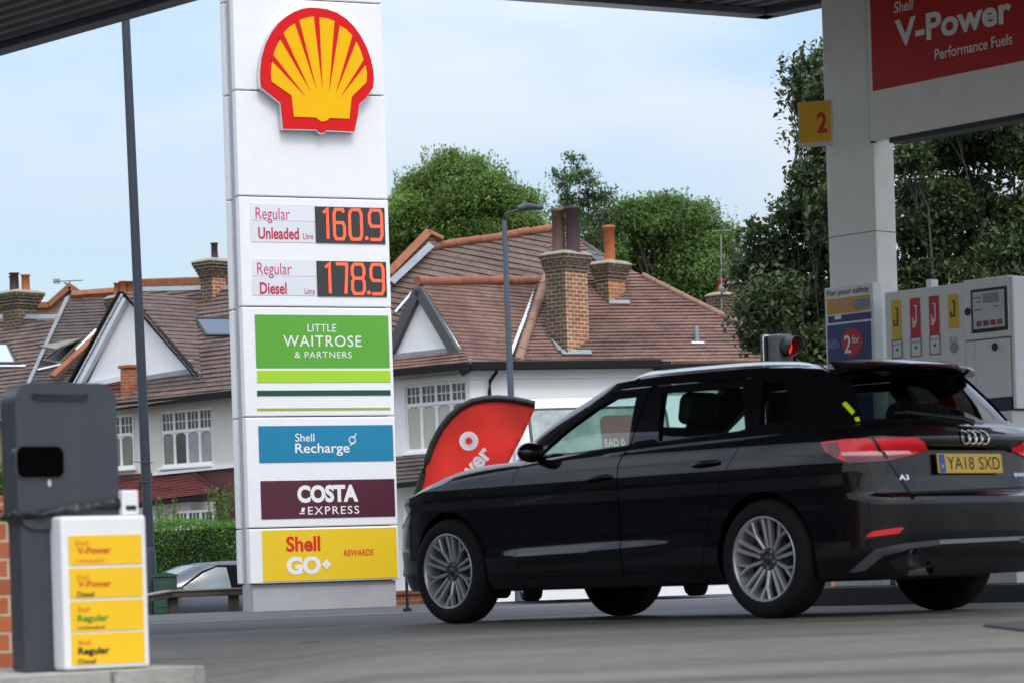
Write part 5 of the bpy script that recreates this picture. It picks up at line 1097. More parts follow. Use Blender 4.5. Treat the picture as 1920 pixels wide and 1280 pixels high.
def house_c(T):
    zg = -1.35; root = thing('corner_house', 'white rendered corner house with rosy tiled hipped roof and two brick chimneys', 'house', Vector((KC.x, KC.y, zg)))
    A = fp(789, 530); zE = KC.z; uA = fh(789, 530)[0]; half = -uA; uL = 2 * uA
    # front wall with the long window, gable above
    w0, w1 = fh(760, 780)[0], fh(874, 775)[0]; zt = fh(815, 717)[1]; zb = fh(800, 846)[1]
    cut_wall(root, 'wall', uL, -.004, zg, zE - .10, 0, 5, [(w0, w1, zb, zt)], T['white']); sash(root, w0 + .003, w1 - .003, zb + .003, zt - .003, 4, .30, .03, 'bbbg', arch=True, cols=3)
    mb = MB(); mb.prism([(uL, zE - .099), (0, zE - .099), (0, zE), (uA, A.z - .05), (uL, zE)], .0, .25, lambda u, v, t: FF.w(u, t, v)); mb.build('gable', T['white'], root, world=True, recalc=True)
    out = -NI
    for e, nm in ((KC, 'barge_board'), (FF.w(uL, 0, zE), 'barge_board')):
        beam(root, nm, A + Vector((0, 0, -.16)) + out * .02, e + Vector((0, 0, -.16)) + out * .02 , .22, .11, T['grey'], out)
    beam(root, 'fascia', fp(730, 671) + out * .01, fp(866, 656) + out * .01, .14, .06, T['lead'], out)
    sk = [fp(700, 672, -.04), fp(868, 657, -.04), fp(884, 681, -.40), fp(700, 703, -.40)]; facet(root, 'skirt_roof', sk, T['pink'], -WD, gauge=.10)
    beam(root, 'gutter', fp(690, 704, -.45), fp(881, 685, -.45), .14, .11, T['black'], out)
    beam(root, 'cornice', fp(740, 716, -.0), fp(882, 702, -.0), .05, .07, T['white'], out)
    # gable roof, right slope (ridge runs into the plot)
    pl = plane3(A, KC, A + NI); q = lambda x, y: on_plane(x, y, *pl)
    back = q(1010, 529); V = q(952, 681); facet(root, 'roof', [q(786, 527), q(886, 686), V, back], T['pink'], NI, gauge=.105); ridge(root, 'ridge_tiles', A - NI * .1 + UPV * .02, back + UPV * .03, .105, T['orange'])
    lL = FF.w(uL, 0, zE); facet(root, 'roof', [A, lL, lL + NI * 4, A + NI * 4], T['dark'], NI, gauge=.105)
    # main slope facing the side street
    u = Vector((math.cos(R_(14)), math.sin(R_(14)), 0)); v = Vector((-u.y, u.x, 0)); pit = R_(43); nm = (UPV * math.cos(pit) - v * math.sin(pit)); M_ = lambda x, y: on_plane(x, y, V, nm)
    sl = facet(root, 'roof', [M_(962, 682), M_(1023, 524), M_(1036, 430), M_(1084, 440), M_(1112, 492), M_(1176, 503), M_(1204, 518), M_(1300, 569), M_(1384, 608), M_(1445, 645), M_(1445, 676)], T['pink'], u, gauge=.115, lift=.028)
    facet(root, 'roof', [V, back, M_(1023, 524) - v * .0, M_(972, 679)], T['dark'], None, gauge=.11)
    ridge(root, 'hip_tiles', M_(972, 678) + nm * .03, M_(1024, 522) + nm * .03, .10, T['tan']); ridge(root, 'hip_tiles', M_(1204, 517) + nm * .02, M_(1384, 607) + nm * .02, .07, T['tan']); ridge(root, 'hip_tiles', M_(1384, 607) + nm * .02, M_(1445, 644) + nm * .02, .07, T['tan'])
    lead(root, 'valley_lead', V + nm * .04, back + nm * .04, .07, T['trimw'], nm)
    dk = [M_(1086, 440) + v * .3, M_(1104, 452) + v * .4, M_(1140, 478) + v * .4, M_(1178, 502) + v * .3, M_(1205, 519) + v * .1, M_(1176, 506), M_(1112, 496)]; facet(root, 'dark_roof_piece', dk, T['grey'], None, gauge=.3, lift=.01)  # dark grey piece set back along the upper edge of the slope
    ridge(root, 'hip_tiles', M_(1084, 440) + v * .3, M_(1142, 478) + v * .4, .05, T['dark'])
    # slope behind the gable, courses running down to the right, orange hip above
    a, b, c = P(742, 640, 59.0), P(802, 468, 61.0), P(1036, 430, 63.0); pu = plane3(a, b, c); U_ = lambda x, y: on_plane(x, y, *pu); nu = pu[1] if pu[1].dot(EYE - a) > 0 else -pu[1]
    facet(root, 'roof', [U_(730, 690), U_(730, 540), U_(803, 467), U_(1037, 429), U_(1040, 560), U_(860, 620)], T['roof'], U_(900, 578) - U_(800, 560), gauge=.17, lift=.03)
    ridge(root, 'hip_tiles', U_(803, 466) + nu * .02, U_(1037, 428) + nu * .02, .095, T['orange'])
    # little tile hung gable far left
    s = [U_(725, 548), U_(725, 522), U_(797, 446), U_(820, 457), U_(804, 468)]; facet(root, 'tile_hanging', [p + nu * .12 for p in s], T['roof'], None, gauge=.13, lift=.03); lead(root, 'valley_lead', U_(728, 540) + nu * .2, U_(803, 470) + nu * .2, .16, T['lead'], nu)
    beam(root, 'barge_board', U_(722, 524) + nu * .15, U_(798, 446) + nu * .15, .17, .1, T['orange'], nu); beam(root, 'barge_board', U_(796, 446) + nu * .15, U_(824, 459) + nu * .15, .10, .1, T['orange'], nu)
    rv = [U_(735, 655) + nu * .05, U_(772, 553) + nu * .05, U_(786, 545) + nu * .05, U_(745, 640) + nu * .05]; lead(root, 'valley_lead', U_(738, 590) + nu * .08, U_(770, 553) + nu * .08, .05, T['trimw'], nu)
    # side wall, gutters, pipe
    sw = Fr((KC.x, KC.y, 0), (u.x, u.y)); W = 7.4
    mb = MB(); mb.box(.0, 4.1, .0, 4.5, zg, zE - .105, 0, lambda p: sw.w(*p)); mb.build('wall', T['white'], root, world=True)
    mb = MB(); mb.box(4.1, W, .18, 4.5, zg, zE - .22, 0, lambda p: sw.w(*p)); mb.build('wall', T['white'], root, world=True)
    gh = lambda x, y, yy=0: (lambda p: ((p - sw.o).dot(sw.x), p.z))(on_plane(x, y, sw.o + sw.y * yy, sw.y))
    z1 = gh(1000, 705)[1]; mb = MB(); mb.box(0.02, 4.1, -.035, -.001, z1 - .05, z1 + .0, 0, lambda p: sw.w(*p)); mb.build('cornice', T['white'], root, world=True, bevel=.01)
    ga, gb = gh(884, 684, -.25), gh(1240, 679, -.25); mb = MB(); mb.box(ga[0] - .05, gb[0], -.33, -.18, zE - .13, zE + .05, 0, lambda p: sw.w(*p)); mb.build('gutter', T['black'], root, world=True, bevel=.02)
    gb2 = gh(1440, 684, -.1)[0]; mb = MB(); mb.box(gb[0] - .1, gb2, -.2, .17, zE - .22, zE - .03, 0, lambda p: sw.w(*p)); mb.build('gutter', T['black'], root, world=True, bevel=.02)
    mb = MB(); sf = [sw.w(ga[0], -.2, zE - .055), sw.w(gb2, -.1, zE - .055), sw.w(gb2, .02, zE - .02), sw.w(ga[0], .02, zE - .02)]; mb.face(sf); mb.build('soffit', T['white'], root, world=True)
    pp = [(930, 686, -.26), (931, 697, -.22), (924, 706, -.12), (919, 714, -.06), (918, 730, -.06), (919, 1000, -.06)]; mb = MB(); mb.tube([(lambda p: p)(on_plane(x, y, sw.o + sw.y * yy, sw.y)) for x, y, yy in pp], .036, 10); mb.build('downpipe', T['black'], root, world=True)
    # chimneys
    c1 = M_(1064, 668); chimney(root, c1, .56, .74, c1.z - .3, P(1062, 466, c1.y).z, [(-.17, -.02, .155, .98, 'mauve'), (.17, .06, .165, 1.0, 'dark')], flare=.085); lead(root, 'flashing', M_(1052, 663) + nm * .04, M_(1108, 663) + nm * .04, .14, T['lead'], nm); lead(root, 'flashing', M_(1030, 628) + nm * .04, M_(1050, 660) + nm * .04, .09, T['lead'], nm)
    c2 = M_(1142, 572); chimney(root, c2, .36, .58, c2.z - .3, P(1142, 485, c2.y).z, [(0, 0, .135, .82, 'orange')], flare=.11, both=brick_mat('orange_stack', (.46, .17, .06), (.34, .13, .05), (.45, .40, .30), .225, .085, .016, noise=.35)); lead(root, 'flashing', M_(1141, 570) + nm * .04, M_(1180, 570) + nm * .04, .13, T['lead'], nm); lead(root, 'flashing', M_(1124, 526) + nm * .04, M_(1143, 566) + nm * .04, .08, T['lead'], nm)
    a = M_(1307, 642); mb = MB(); mb.tube([a, a + UPV * .36], .05, 12); mb.build('vent_pipe', T['lead'], root, world=True); lead(root, 'flashing', M_(1296, 645) + nm * .03, M_(1320, 645) + nm * .03, .06, T['trimw'], nm)
    # low lean-to roof by the front
    facet(root, 'lean_to_roof', [fp(690, 860, -.02), fp(812, 848, -.02), fp(812, 898, -.75), fp(690, 912, -.75)], T['dark'], -WD, gauge=.14, lift=.03); beam(root, 'gutter', fp(690, 917, -.8), fp(814, 902, -.8), .10, .09, T['black'], out)
    return root

def house_b(T):
    zg = -1.35; out = -NI; A = fp(243, 549); Lb, Rb = fp(149, 720), fp(402, 735); zE = fh(330, 741)[1]; uA, uL, uR = fh(243, 549)[0], fh(149, 720)[0], fh(402, 735)[0]
    root = thing('terraced_house', 'cream terraced house with white gable and dark red porch behind the navy lamp post', 'house', FF.w(uA, 0, zg))
    u1 = fh(500, 720)[0]
    w0, w1 = fh(302, 820)[0], fh(397, 820)[0]; zt, zb = fh(350, 767)[1], fh(350, 873)[1]; x0, x1 = fh(180, 830)[0], fh(252, 830)[0]; yt, yb = fh(232, 777)[1], fh(232, 878)[1]
    zm = fh(360, 880)[1]
    cut_wall(root, 'wall', uL - .1, u1, zm, zE, 0, 5, [(w0, w1, zb, zt), (x0, x1, yb, yt)], T['cream']); mb = MB(); mb.box(uL - .1, u1, .012, 5, zg, zm - .002, 0, lambda p: FF.w(*p)); mb.build('lower_wall', T['maroon'], root, world=True)
    sash(root, w0 + .003, w1 - .003, zb + .003, zt - .003, 4, .37, .02, 'gdcc', arch=True, cols=3); sash(root, x0 + .003, x1 - .003, yb + .003, yt - .003, 3, .37, -.02, 'ggg', arch=True, cols=3)
    beam(root, 'string_course', fp(290, 888) , fp(500, 867), .07, .07, T['white'], out)
    mb = MB(); mb.prism([(uL, zE + .12), (uR, zE + .0), (uA, A.z - .04)], 0, .2, lambda u, v, t: FF.w(u, t, v)); mb.build('gable', T['white'], root, world=True, recalc=True)
    beam(root, 'barge_board', A + out * .02 + Vector((-.05, .05, -.10)), Lb + out * .02 + Vector((.02, 0, -.05)), .24, .14, T['trimw'], out); beam(root, 'barge_board', A + out * .02 + Vector((0, 0, -.06)), Rb + out * .02, .10, .12, T['black'], out); beam(root, 'barge_edge', A + out * .02 + Vector((-.10, .09, .03)), Lb + out * .02 + Vector((-.11, .1, .06)), .05, .2, T['black'], out)
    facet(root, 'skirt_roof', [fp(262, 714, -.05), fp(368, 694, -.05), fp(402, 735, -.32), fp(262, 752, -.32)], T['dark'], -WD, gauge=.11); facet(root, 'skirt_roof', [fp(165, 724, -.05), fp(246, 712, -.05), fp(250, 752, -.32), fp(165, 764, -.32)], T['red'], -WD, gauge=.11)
    beam(root, 'flashing', fp(258, 712, -.02), fp(370, 694, -.02), .13, .06, T['lead'], out); beam(root, 'fascia', fp(165, 722, -.02), fp(244, 706, -.02), .12, .06, T['trimw'], out)
    mb = MB(); pu0, pu1 = fh(246, 715)[0], fh(262, 715)[0]; mb.box(pu0, pu1, -.32, .0, fh(252, 752)[1], fh(252, 692)[1], 0, lambda p: FF.w(*p)); mb.build('party_wall', brick_mat('orange_brick', (.40, .12, .05), (.30, .085, .04), (.42, .33, .24), .225, .075, .012), root, world=True); mb = MB(); mb.box(pu0 - .04, pu1 + .04, -.36, .0, fh(252, 691)[1], fh(252, 685)[1], 0, lambda p: FF.w(*p)); mb.build('party_coping', T['orange'], root, world=True, bevel=.01)
    beam(root, 'gutter', fp(160, 768, -.40), fp(520, 729, -.40), .15, .10, T['black'], out)
    # main roof behind the gable
    E0 = FF.w(0, -.3, zE + .05); pit = R_(46); nr = UPV * math.cos(pit) - NI * math.sin(pit); R3 = lambda x, y: on_plane(x, y, E0, nr)
    facet(root, 'roof', [R3(205, 768), R3(225, 549), R3(520, 543), R3(520, 722)], T['roof'], -WD, gauge=.155, lift=.03)
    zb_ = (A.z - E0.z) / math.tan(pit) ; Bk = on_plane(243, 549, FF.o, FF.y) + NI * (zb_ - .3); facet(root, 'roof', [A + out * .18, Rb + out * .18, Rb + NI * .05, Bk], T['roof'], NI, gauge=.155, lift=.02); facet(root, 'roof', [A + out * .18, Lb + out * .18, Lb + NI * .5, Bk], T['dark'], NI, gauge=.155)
    ra, rb = R3(252, 546), R3(520, 540); lead(root, 'flashing', ra + UPV * .03, rb + UPV * .03, .16, T['lead'], (UPV - NI).normalized()); mb = MB()
    beam(root, 'ridge_tiles', ra + UPV * .20 + NI * .12, rb + UPV * .22 + NI * .12, .22, .3, T['orange'], NI, .03)
    skylight(root, [R3(366, 598), R3(440, 598), R3(448, 632), R3(388, 632)], T['fdark'], mat('pane_slate', (.10, .13, .15), .1, coat=1.), nr, .05)
    # chimneys on the party walls
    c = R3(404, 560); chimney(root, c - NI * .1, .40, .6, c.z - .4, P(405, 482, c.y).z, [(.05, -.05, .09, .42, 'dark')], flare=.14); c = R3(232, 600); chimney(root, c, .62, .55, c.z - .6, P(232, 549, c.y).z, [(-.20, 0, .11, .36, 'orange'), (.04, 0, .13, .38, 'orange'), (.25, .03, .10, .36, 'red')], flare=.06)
    # porch roofs over the ground floor
    facet(root, 'porch_roof', [fp(270, 902, -.05), fp(364, 888, -.05), fp(412, 922, -.95), fp(255, 942, -.95)], T['red'], -WD, gauge=.11); facet(root, 'porch_roof', [fp(200, 908, -.05), fp(262, 896, -.05), fp(262, 930, -.8), fp(200, 940, -.8)], T['red'], -WD, gauge=.11)
    beam(root, 'gutter', fp(255, 948, -.97), fp(414, 928, -.97), .10, .09, T['black'], out); ridge(root, 'hip_tiles', fp(364, 888, -.06), fp(412, 922, -.95), .05, T['red'])
    mb = MB(); mb.box(fh(262, 960)[0], fh(405, 960)[0], -.75, .0, zg, fh(330, 944)[1], 0, lambda p: FF.w(*p)); mb.build('porch_wall', T['cream'], root, world=True)
    sash(root, fh(330, 960, -.8)[0], fh(402, 960, -.8)[0], zg + .9, fh(366, 956, -.8)[1], 3, .3, -.84, 'ggg')
    return root

def house_a(T):
    zg = -1.35; out = -NI; uE = fh(10, 790)[0]; zE = fh(0, 789)[1]
    root = thing('terraced_house', 'brown roofed terraced house at far left with lead valley and open skylight', 'house', FF.w(uE, 0, zg))
    E0 = FF.w(0, -.3, zE + .02); pit = R_(46); nr = UPV * math.cos(pit) - NI * math.sin(pit); R3 = lambda x, y: on_plane(x, y, E0, nr); uR = fh(149, 720)[0] - .12
    mb = MB(); mb.box(uE - 3.5, uR, .0, 5, zg, zE, 0, lambda p: FF.w(*p)); mb.build('wall', T['pebble'], root, world=True)
    facet(root, 'roof', [R3(-110, 800), R3(-110, 606), R3(107, 602), R3(52, 728), R3(35, 786)], T['roof'], -WD, gauge=.155, lift=.03)
    V1, V2 = R3(130, 560), R3(40, 775); pa = plane3(V1, V2, P(160, 700, 66.6)); A2 = lambda x, y: on_plane(x, y, *pa); na = pa[1] if pa[1].dot(EYE - V1) > 0 else -pa[1]
    facet(root, 'roof', [A2(128, 566), A2(200, 556), A2(262, 545), A2(262, 640), A2(165, 790), A2(38, 780), A2(52, 728)], T['dark'], None, gauge=.13)
    lead(root, 'valley_lead', V1 + nr * .06, R3(48, 740) + nr * .06, .14, T['lead'], nr); lead(root, 'flashing', R3(-60, 598) + nr * .06, R3(108, 598) + nr * .06, .16, T['lead'], nr); beam(root, 'ridge_tiles', A2(136, 558) + na * .02, A2(215, 552) + na * .02, .2, .12, T['orange'], na)
    skylight(root, [R3(-40, 645), R3(17, 645), R3(36, 684), R3(-40, 684)], T['fdark'], T['sky'], nr, .05); lead(root, 'flashing', R3(-40, 688) + nr * .04, R3(50, 688) + nr * .04, .06, T['trimw'], nr)
    q = [A2(125, 644), A2(157, 638), A2(113, 684), A2(80, 678)]; o = skylight(root, q, T['weather'], T['fdark'], na, .04)
    mb = MB(); f = [q[0] + na * .05, q[1] + na * .05, q[2] + na * .45, q[3] + na * .45]; mb.mesh(f + [p + na * .05 for p in f], [(0, 1, 2, 3), (4, 5, 6, 7), (0, 1, 5, 4), (1, 2, 6, 5), (2, 3, 7, 6), (3, 0, 4, 7)]); mb.build('open_sash', T['weather'], o, world=True, recalc=True)
    lead(root, 'flashing', A2(72, 696) + na * .05, A2(116, 686) + na * .05, .06, T['trimw'], na); beam(root, 'barge_board', A2(104, 724) + na * .25, A2(184, 650) + na * .25, .16, .1, T['orange'], na); beam(root, 'flashing', A2(150, 672) + na * .22, A2(188, 634) + na * .22, .16, .06, T['trimw'], na)
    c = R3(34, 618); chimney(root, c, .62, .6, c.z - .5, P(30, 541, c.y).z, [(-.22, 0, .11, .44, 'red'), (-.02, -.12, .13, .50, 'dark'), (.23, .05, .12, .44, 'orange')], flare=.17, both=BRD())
    return root
def far_houses(T):
    d = 78; B = [P(*t, d) for t in ((-60, 640), (-60, 577), (93, 575), (132, 540), (166, 563), (215, 556), (215, 640))]; root = thing('brick_house', 'orange brick gabled house peeping over the brown roof at far left', 'house', Vector((B[0].x, d, -1)))
    br = brick_mat('far_brick', (.36, .13, .07), (.28, .10, .055), (.30, .2, .14), .225, .075, .012)
    f = Fr((B[0].x, d, 0), (1, 0)); q = [((p - f.o).x, p.z) for p in B]; q[0] = (q[0][0], -1); q[-1] = (q[-1][0], -1); mb = MB(); mb.prism(q, 0, 6, lambda u, v, t: f.w(u, t, v)); mb.build('gable_wall', br, root, world=True, recalc=True)
    for a, b in zip(B[1:5], B[2:6]): beam(root, 'coping', a + UPV * .03, b + UPV * .03, .16, .2, T['orange'], Vector((0, -1, 0)))
    mb = MB(); a = P(131, 540, d); z = P(131, 527, d); mb.tube([a, z], .018, 6); mb.tube([P(100, 528.5, d), P(155, 526, d)], .014, 6)
    for k in range(5): x = 101 + k * 2.6; mb.tube([P(x, 523, d), P(x, 533, d - .02)], .012, 5)
    mb.tube([P(120, 531, d), P(129, 533, d)], .02, 5); mb.build('roof_aerial', T['fdark'], root, world=True)
    # roofs glimpsed beyond the big dark tree
    d = 74; root = thing('brick_house', 'red brick house with chimneys half hidden behind the dark tree', 'house', P(1400, 1080, d)); c = P(1440, 560, d)
    fr = Fr((P(1335, 600, d).x, d, 0), (1, .1)); w = (P(1560, 600, d) - P(1335, 600, d)).x
    mb = MB(); mb.box(0, w + 3, 0, 7, -1.3, P(1400, 575, d).z, 0, lambda p: fr.w(*p)); mb.build('wall', br, root, world=True); z0, z1 = P(1400, 580, d).z, P(1440, 500, d).z
    facet(root, 'roof', [fr.w(-.2, -.3, z0), fr.w(w + 3, -.3, z0), fr.w(w + 3, 3, z1 + .5), fr.w(1.2, 3, z1 - .6)], T['red'], None, gauge=.16)
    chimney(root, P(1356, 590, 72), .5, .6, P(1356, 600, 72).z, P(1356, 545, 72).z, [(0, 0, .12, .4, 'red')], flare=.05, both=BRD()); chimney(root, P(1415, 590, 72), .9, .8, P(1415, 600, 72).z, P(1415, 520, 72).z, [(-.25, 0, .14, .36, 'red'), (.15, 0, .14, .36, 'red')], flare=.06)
    mb = MB(); a = P(1353, 585, 71.5); mb.tube([a, P(1352, 440, 71.5)], .022, 6); mb.tube([P(1335, 434, 71.5), P(1372, 432, 71.5)], .014, 5); mb.lathe([(0, .06), (.08, .03), (.12, 0)], lambda x, y, h: P(1356, 541, 71.3) + Vector((x, -.0 - h, y)), 16); mb.build('roof_aerial', mat('aerial_grey', (.22, .22, .22), .5), root, world=True)
    # low red brick wall glimpsed beside the car nose
    a, b = P(742, 1115, 31), P(800, 1116, 31.5); f = Fr((a.x, a.y, 0), (b.x - a.x, b.y - a.y)); g = gz(a.x, a.y) - .2; root = thing('garden_wall', 'low red brick wall seen between the pylon foot and the car nose', 'wall', f.M); mb = MB(); mb.box(-.6, .8, 0, .22, g, a.z); mb.build('wall', brick_mat('low_wall_brick', (.36, .12, .06), (.28, .09, .05), (.35, .28, .2), .215, .065, .012), root); mb = MB(); mb.box(-.62, .82, -.02, .24, a.z + .002, a.z + .05); mb.build('coping', brick_mat('low_wall_brick', (0, 0, 0), (0, 0, 0), (0, 0, 0)), root, bevel=.006)

# ------------------------------------------------------------------ trees and hedges
def leaves(cent, size, nrm_bias=1.1, aspect=.55, jit=.35, droop=None):
    """one leaf quad (folded lozenge) per centre; returns verts, faces"""
    n = len(cent); d = RNG.normal(size=(n, 3)); d /= np.linalg.norm(d, axis=1)[:, None]
    nn = RNG.normal(size=(n, 3)); nn[:, 2] += nrm_bias * 2; s = np.cross(d, nn); s /= np.linalg.norm(s, axis=1)[:, None] + 1e-9; up = np.cross(s, d)
    L = size * (1 + jit * RNG.uniform(-1, 1, n))[:, None]
    v = np.stack([cent - d * L * .5, cent + s * L * aspect * .5 + up * L * .06, cent + d * L * .5, cent - s * L * aspect * .5 + up * L * .06], 1)
    return v.reshape(-1, 3)
def leaf_mesh(name, V, m, parent):
    n = len(V) // 4; me = bpy.data.meshes.new(name); me.vertices.add(len(V)); me.vertices.foreach_set('co', V.astype(np.float32).ravel()); me.loops.add(n * 4); me.loops.foreach_set('vertex_index', np.arange(n * 4, dtype=np.int32)); me.polygons.add(n); me.polygons.foreach_set('loop_start', np.arange(0, n * 4, 4, dtype=np.int32)); me.update(calc_edges=True); me.validate(); me.materials.append(m)
    return link(name, me, parent, world=parent is not None)
def blob_points(blobs, n, clump, spread, hollow=.55, sprigs=0):
    """leaf centres gathered in clumps that fill the outer part of each blob"""
    vol = np.array([b[1] ** 2 for b in blobs]); pick = RNG.choice(len(blobs), size=max(1, n // clump), p=vol / vol.sum()); out = []
    for k in pick:
        c, r = blobs[k]; d = RNG.normal(size=3); d /= np.linalg.norm(d); rr = r * (hollow + (1 - hollow) * RNG.uniform() ** .6) * RNG.uniform(.85, 1.1); q = np.array(c) + d * rr * np.array([1, .8, 1])
        m = RNG.integers(clump // 2, clump * 3 // 2); out.append(q + np.clip(RNG.normal(size=(m, 3)), -1.5, 1.5) * spread * RNG.uniform(.6, 1.4) * np.array([1.15, 1.15, .75]))
    for k in range(int(sprigs)):                       # shoots that stick out of the outline
        c, r = blobs[RNG.integers(len(blobs))]; d = RNG.normal(size=3); d[2] = abs(d[2]) * 1.2; d /= np.linalg.norm(d); s = np.array(c) + d * r * .85; L = r * RNG.uniform(.3, .75); e = d + RNG.normal(size=3) * .35 + np.array([.15, 0, .35]); e /= np.linalg.norm(e)
        m = int(26 * (1 + L)); t = RNG.uniform(0, 1, m); out.append(s + e * (t * L)[:, None] + np.clip(RNG.normal(size=(m, 3)), -1.5, 1.5) * (.08 * (1.2 - t))[:, None])
    return np.vstack(out)
def tree(name, label, px_blobs, d, base_px, leaf, n, m, group=None, clump=40, spread=.25, zspread=1.0, hollow=.5, trunk_r=.18, bark=None, ground=None, fork=.45, sprigs=0):
    b = P(base_px, 1060, d); g = gz(b.x, b.y) if ground is None else ground; base = Vector((b.x, b.y, g)); root = thing(name, label, 'tree', base, group)
    blobs = []
    for (x, y, r) in px_blobs: rm = r * d / FPX; blobs.append((tuple(P(x, y, d + RNG.uniform(-.8, .8) * zspread)), rm))
    big = list(blobs); blobs2 = [(c, r * .82) for c, r in big]
    for c, r in big:
        for k in range(6): dd = RNG.normal(size=3); dd /= np.linalg.norm(dd); blobs2.append((tuple(np.array(c) + dd * r * .74), r * RNG.uniform(.28, .46)))
    pts = blob_points(blobs2 if leaf > .09 else blobs, n, clump, spread, hollow, sprigs); leaf_mesh('crown', leaves(pts, leaf), m, root)
    bark = bark or mat('bark', (.05, .042, .034), .85, noise=.35, nscale=7, bump=.6, bscale=25)
    cz = np.mean([q[0][2] for q in blobs]); cx = np.mean([q[0][0] for q in blobs]); mb = MB(); f = base + (Vector((cx, b.y, cz)) - base) * fork
    mb.tube([base - UPV * .3, base + (f - base) * .5 + Vector((.05, 0, 0)), f], [trunk_r * 1.3, trunk_r, trunk_r * .8], 12)
    for (c, r) in blobs:
        c = Vector(c); mid = f + (c - f) * .5 + Vector(RNG.uniform(-.4, .4, 3)) * (c - f).length * .3; q1 = f + (mid - f) * .5 + Vector(RNG.uniform(-.1, .1, 3)) * (c - f).length * .3; q2 = mid + (c - mid) * .5 + Vector(RNG.uniform(-.15, .15, 3)) * (c - f).length * .3; mb.tube([f, q1, mid, q2, c], [trunk_r * .38, trunk_r * .30, trunk_r * .22, trunk_r * .15, trunk_r * .08], 7)
        for q in range(5):
            t = c + Vector(RNG.normal(size=3)).normalized() * r * .85; s = mid + (c - mid) * RNG.uniform(.3, 1); mb.tube([s, s + (t - s) * .5 + Vector(RNG.uniform(-.1, .1, 3)) * r, t], [trunk_r * .16, trunk_r * .10, trunk_r * .04], 5)
    mb.build('trunk', bark, root, world=True)
    return root
def build_green():
    l1 = leaf_mat('leaf_bright', (.26, .39, .10), (.10, .185, .052), .48); l2 = leaf_mat('leaf_mid', (.21, .33, .088), (.075, .155, .045), .46); l3 = leaf_mat('leaf_dark', (.10, .14, .05), (.025, .05, .02), .3); l4 = leaf_mat('leaf_greyish', (.13, .21, .08), (.08, .14, .05), .35); lh = leaf_mat('leaf_hedge', (.15, .31, .04), (.07, .17, .026), .4)
    tree('broadleaf_tree', 'bright green broad tree behind the orange ridge right of the pylon', [(790, 410, 60), (770, 365, 34), (835, 340, 48), (890, 345, 48), (930, 365, 45), (965, 395, 42), (990, 425, 30), (860, 420, 75), (930, 440, 60), (745, 440, 40), (845, 305, 16), (760, 470, 50)], 84, 860, .11, 80000, l1, clump=130, spread=.26, trunk_r=.25, sprigs=260)
    tree('birch_tree', 'thin airy tree rising above the two brown chimney pots', [(1076, 305, 22), (1058, 340, 22), (1098, 345, 24), (1080, 375, 28), (1128, 368, 22), (1110, 400, 35), (1060, 400, 26), (1140, 395, 22), (1046, 325, 12), (1085, 430, 40)], 80, 1085, .11, 4200, l4, clump=22, spread=.15, hollow=.3, sprigs=60, trunk_r=.13, fork=.6)
    tree('broadleaf_tree', 'leafy mid green tree behind the hipped roof and small chimney', [(1150, 440, 42), (1180, 420, 34), (1225, 410, 40), (1255, 392, 24), (1275, 425, 46), (1320, 430, 42), (1355, 455, 36), (1290, 480, 70), (1210, 480, 65), (1340, 520, 50), (1130, 480, 50), (1260, 540, 60), (1180, 395, 18), (1310, 570, 50)], 82, 1250, .11, 85000, l2, clump=130, spread=.26, trunk_r=.25, sprigs=260)
    tree('maple_tree', 'tall dark leaved tree beside the canopy column and traffic light', [(1520, 165, 45), (1490, 180, 24), (1548, 215, 40), (1530, 118, 20), (1560, 300, 52), (1520, 345, 38), (1530, 400, 52), (1475, 425, 36), (1425, 445, 38), (1410, 500, 34), (1470, 500, 58), (1540, 480, 60), (1440, 570, 52), (1420, 620, 36), (1510, 580, 60), (1480, 640, 55), (1540, 650, 60), (1500, 262, 14), (1590, 180, 60), (1600, 400, 80), (1610, 560, 80), (1545, 700, 60)], 36, 1545, .095, 33000, l3, clump=90, spread=.13, hollow=.35, trunk_r=.06, sprigs=30, fork=.4)
    tree('maple_tree', 'dense dark tree behind the fuel pump under the hanging board', [(1700, 300, 31), (1740, 290, 42), (1800, 270, 46), (1870, 280, 50), (1930, 290, 46), (1710, 380, 35), (1775, 370, 46), (1850, 370, 54), (1920, 400, 46), (1740, 440, 39), (1820, 450, 46), (1890, 470, 46), (1700, 500, 31), (1760, 520, 39), (1840, 530, 46), (1900, 550, 46), (1780, 200, 46), (1880, 190, 54), (1960, 380, 54), (1980, 500, 54), (1690, 430, 19)], 38, 1850, .095, 44000, l3, clump=90, spread=.15, hollow=.35, trunk_r=.11, sprigs=60, fork=.5)
    # clipped hedge in front of the cream house
    def hedge(name, label, a, b, z0, z1, dep, n, m, size):
        d = Vector((b.x - a.x, b.y - a.y, 0)); L = d.length; f = Fr((a.x, a.y, z0), (d.x, d.y)); root = thing(name, label, 'hedge', f.M); H = z1 - z0; q = []
        areas = np.array([L * H, L * dep, dep * H * 2]); k = RNG.choice(3, size=n, p=areas / areas.sum()); x = RNG.uniform(0, L, n); y = RNG.uniform(0, dep, n); z = RNG.uniform(0, H, n)
        y[k == 0] = 0; z[k == 1] = H; x[k == 2] = np.where(RNG.uniform(size=(k == 2).sum()) < .5, 0, L); lump = .05 * np.sin(x * 3.1) + .04 * np.sin(z * 5 + x * 1.7)
        p = np.stack([x, y - lump * (k == 0), z + lump * (k == 1)], 1) + RNG.normal(size=(n, 3)) * .035
        leaf_mesh('leaves', leaves(p, size), m, None).parent = root; mb = MB(); mb.box(.06, L - .06, .09, dep - .06, 0, H - .09); mb.build('twigs', mat('hedge_twigs', (.012, .022, .008), .9, noise=.4, nscale=15), root)
    a, b = P(262, 985, 51), P(490, 980, 49.5); hedge('hedge', 'clipped bright green hedge in front of the cream terraced house', a, b, gz(a.x, a.y) - .1, P(360, 982, 50).z, 1.0, 22000, lh, .05)
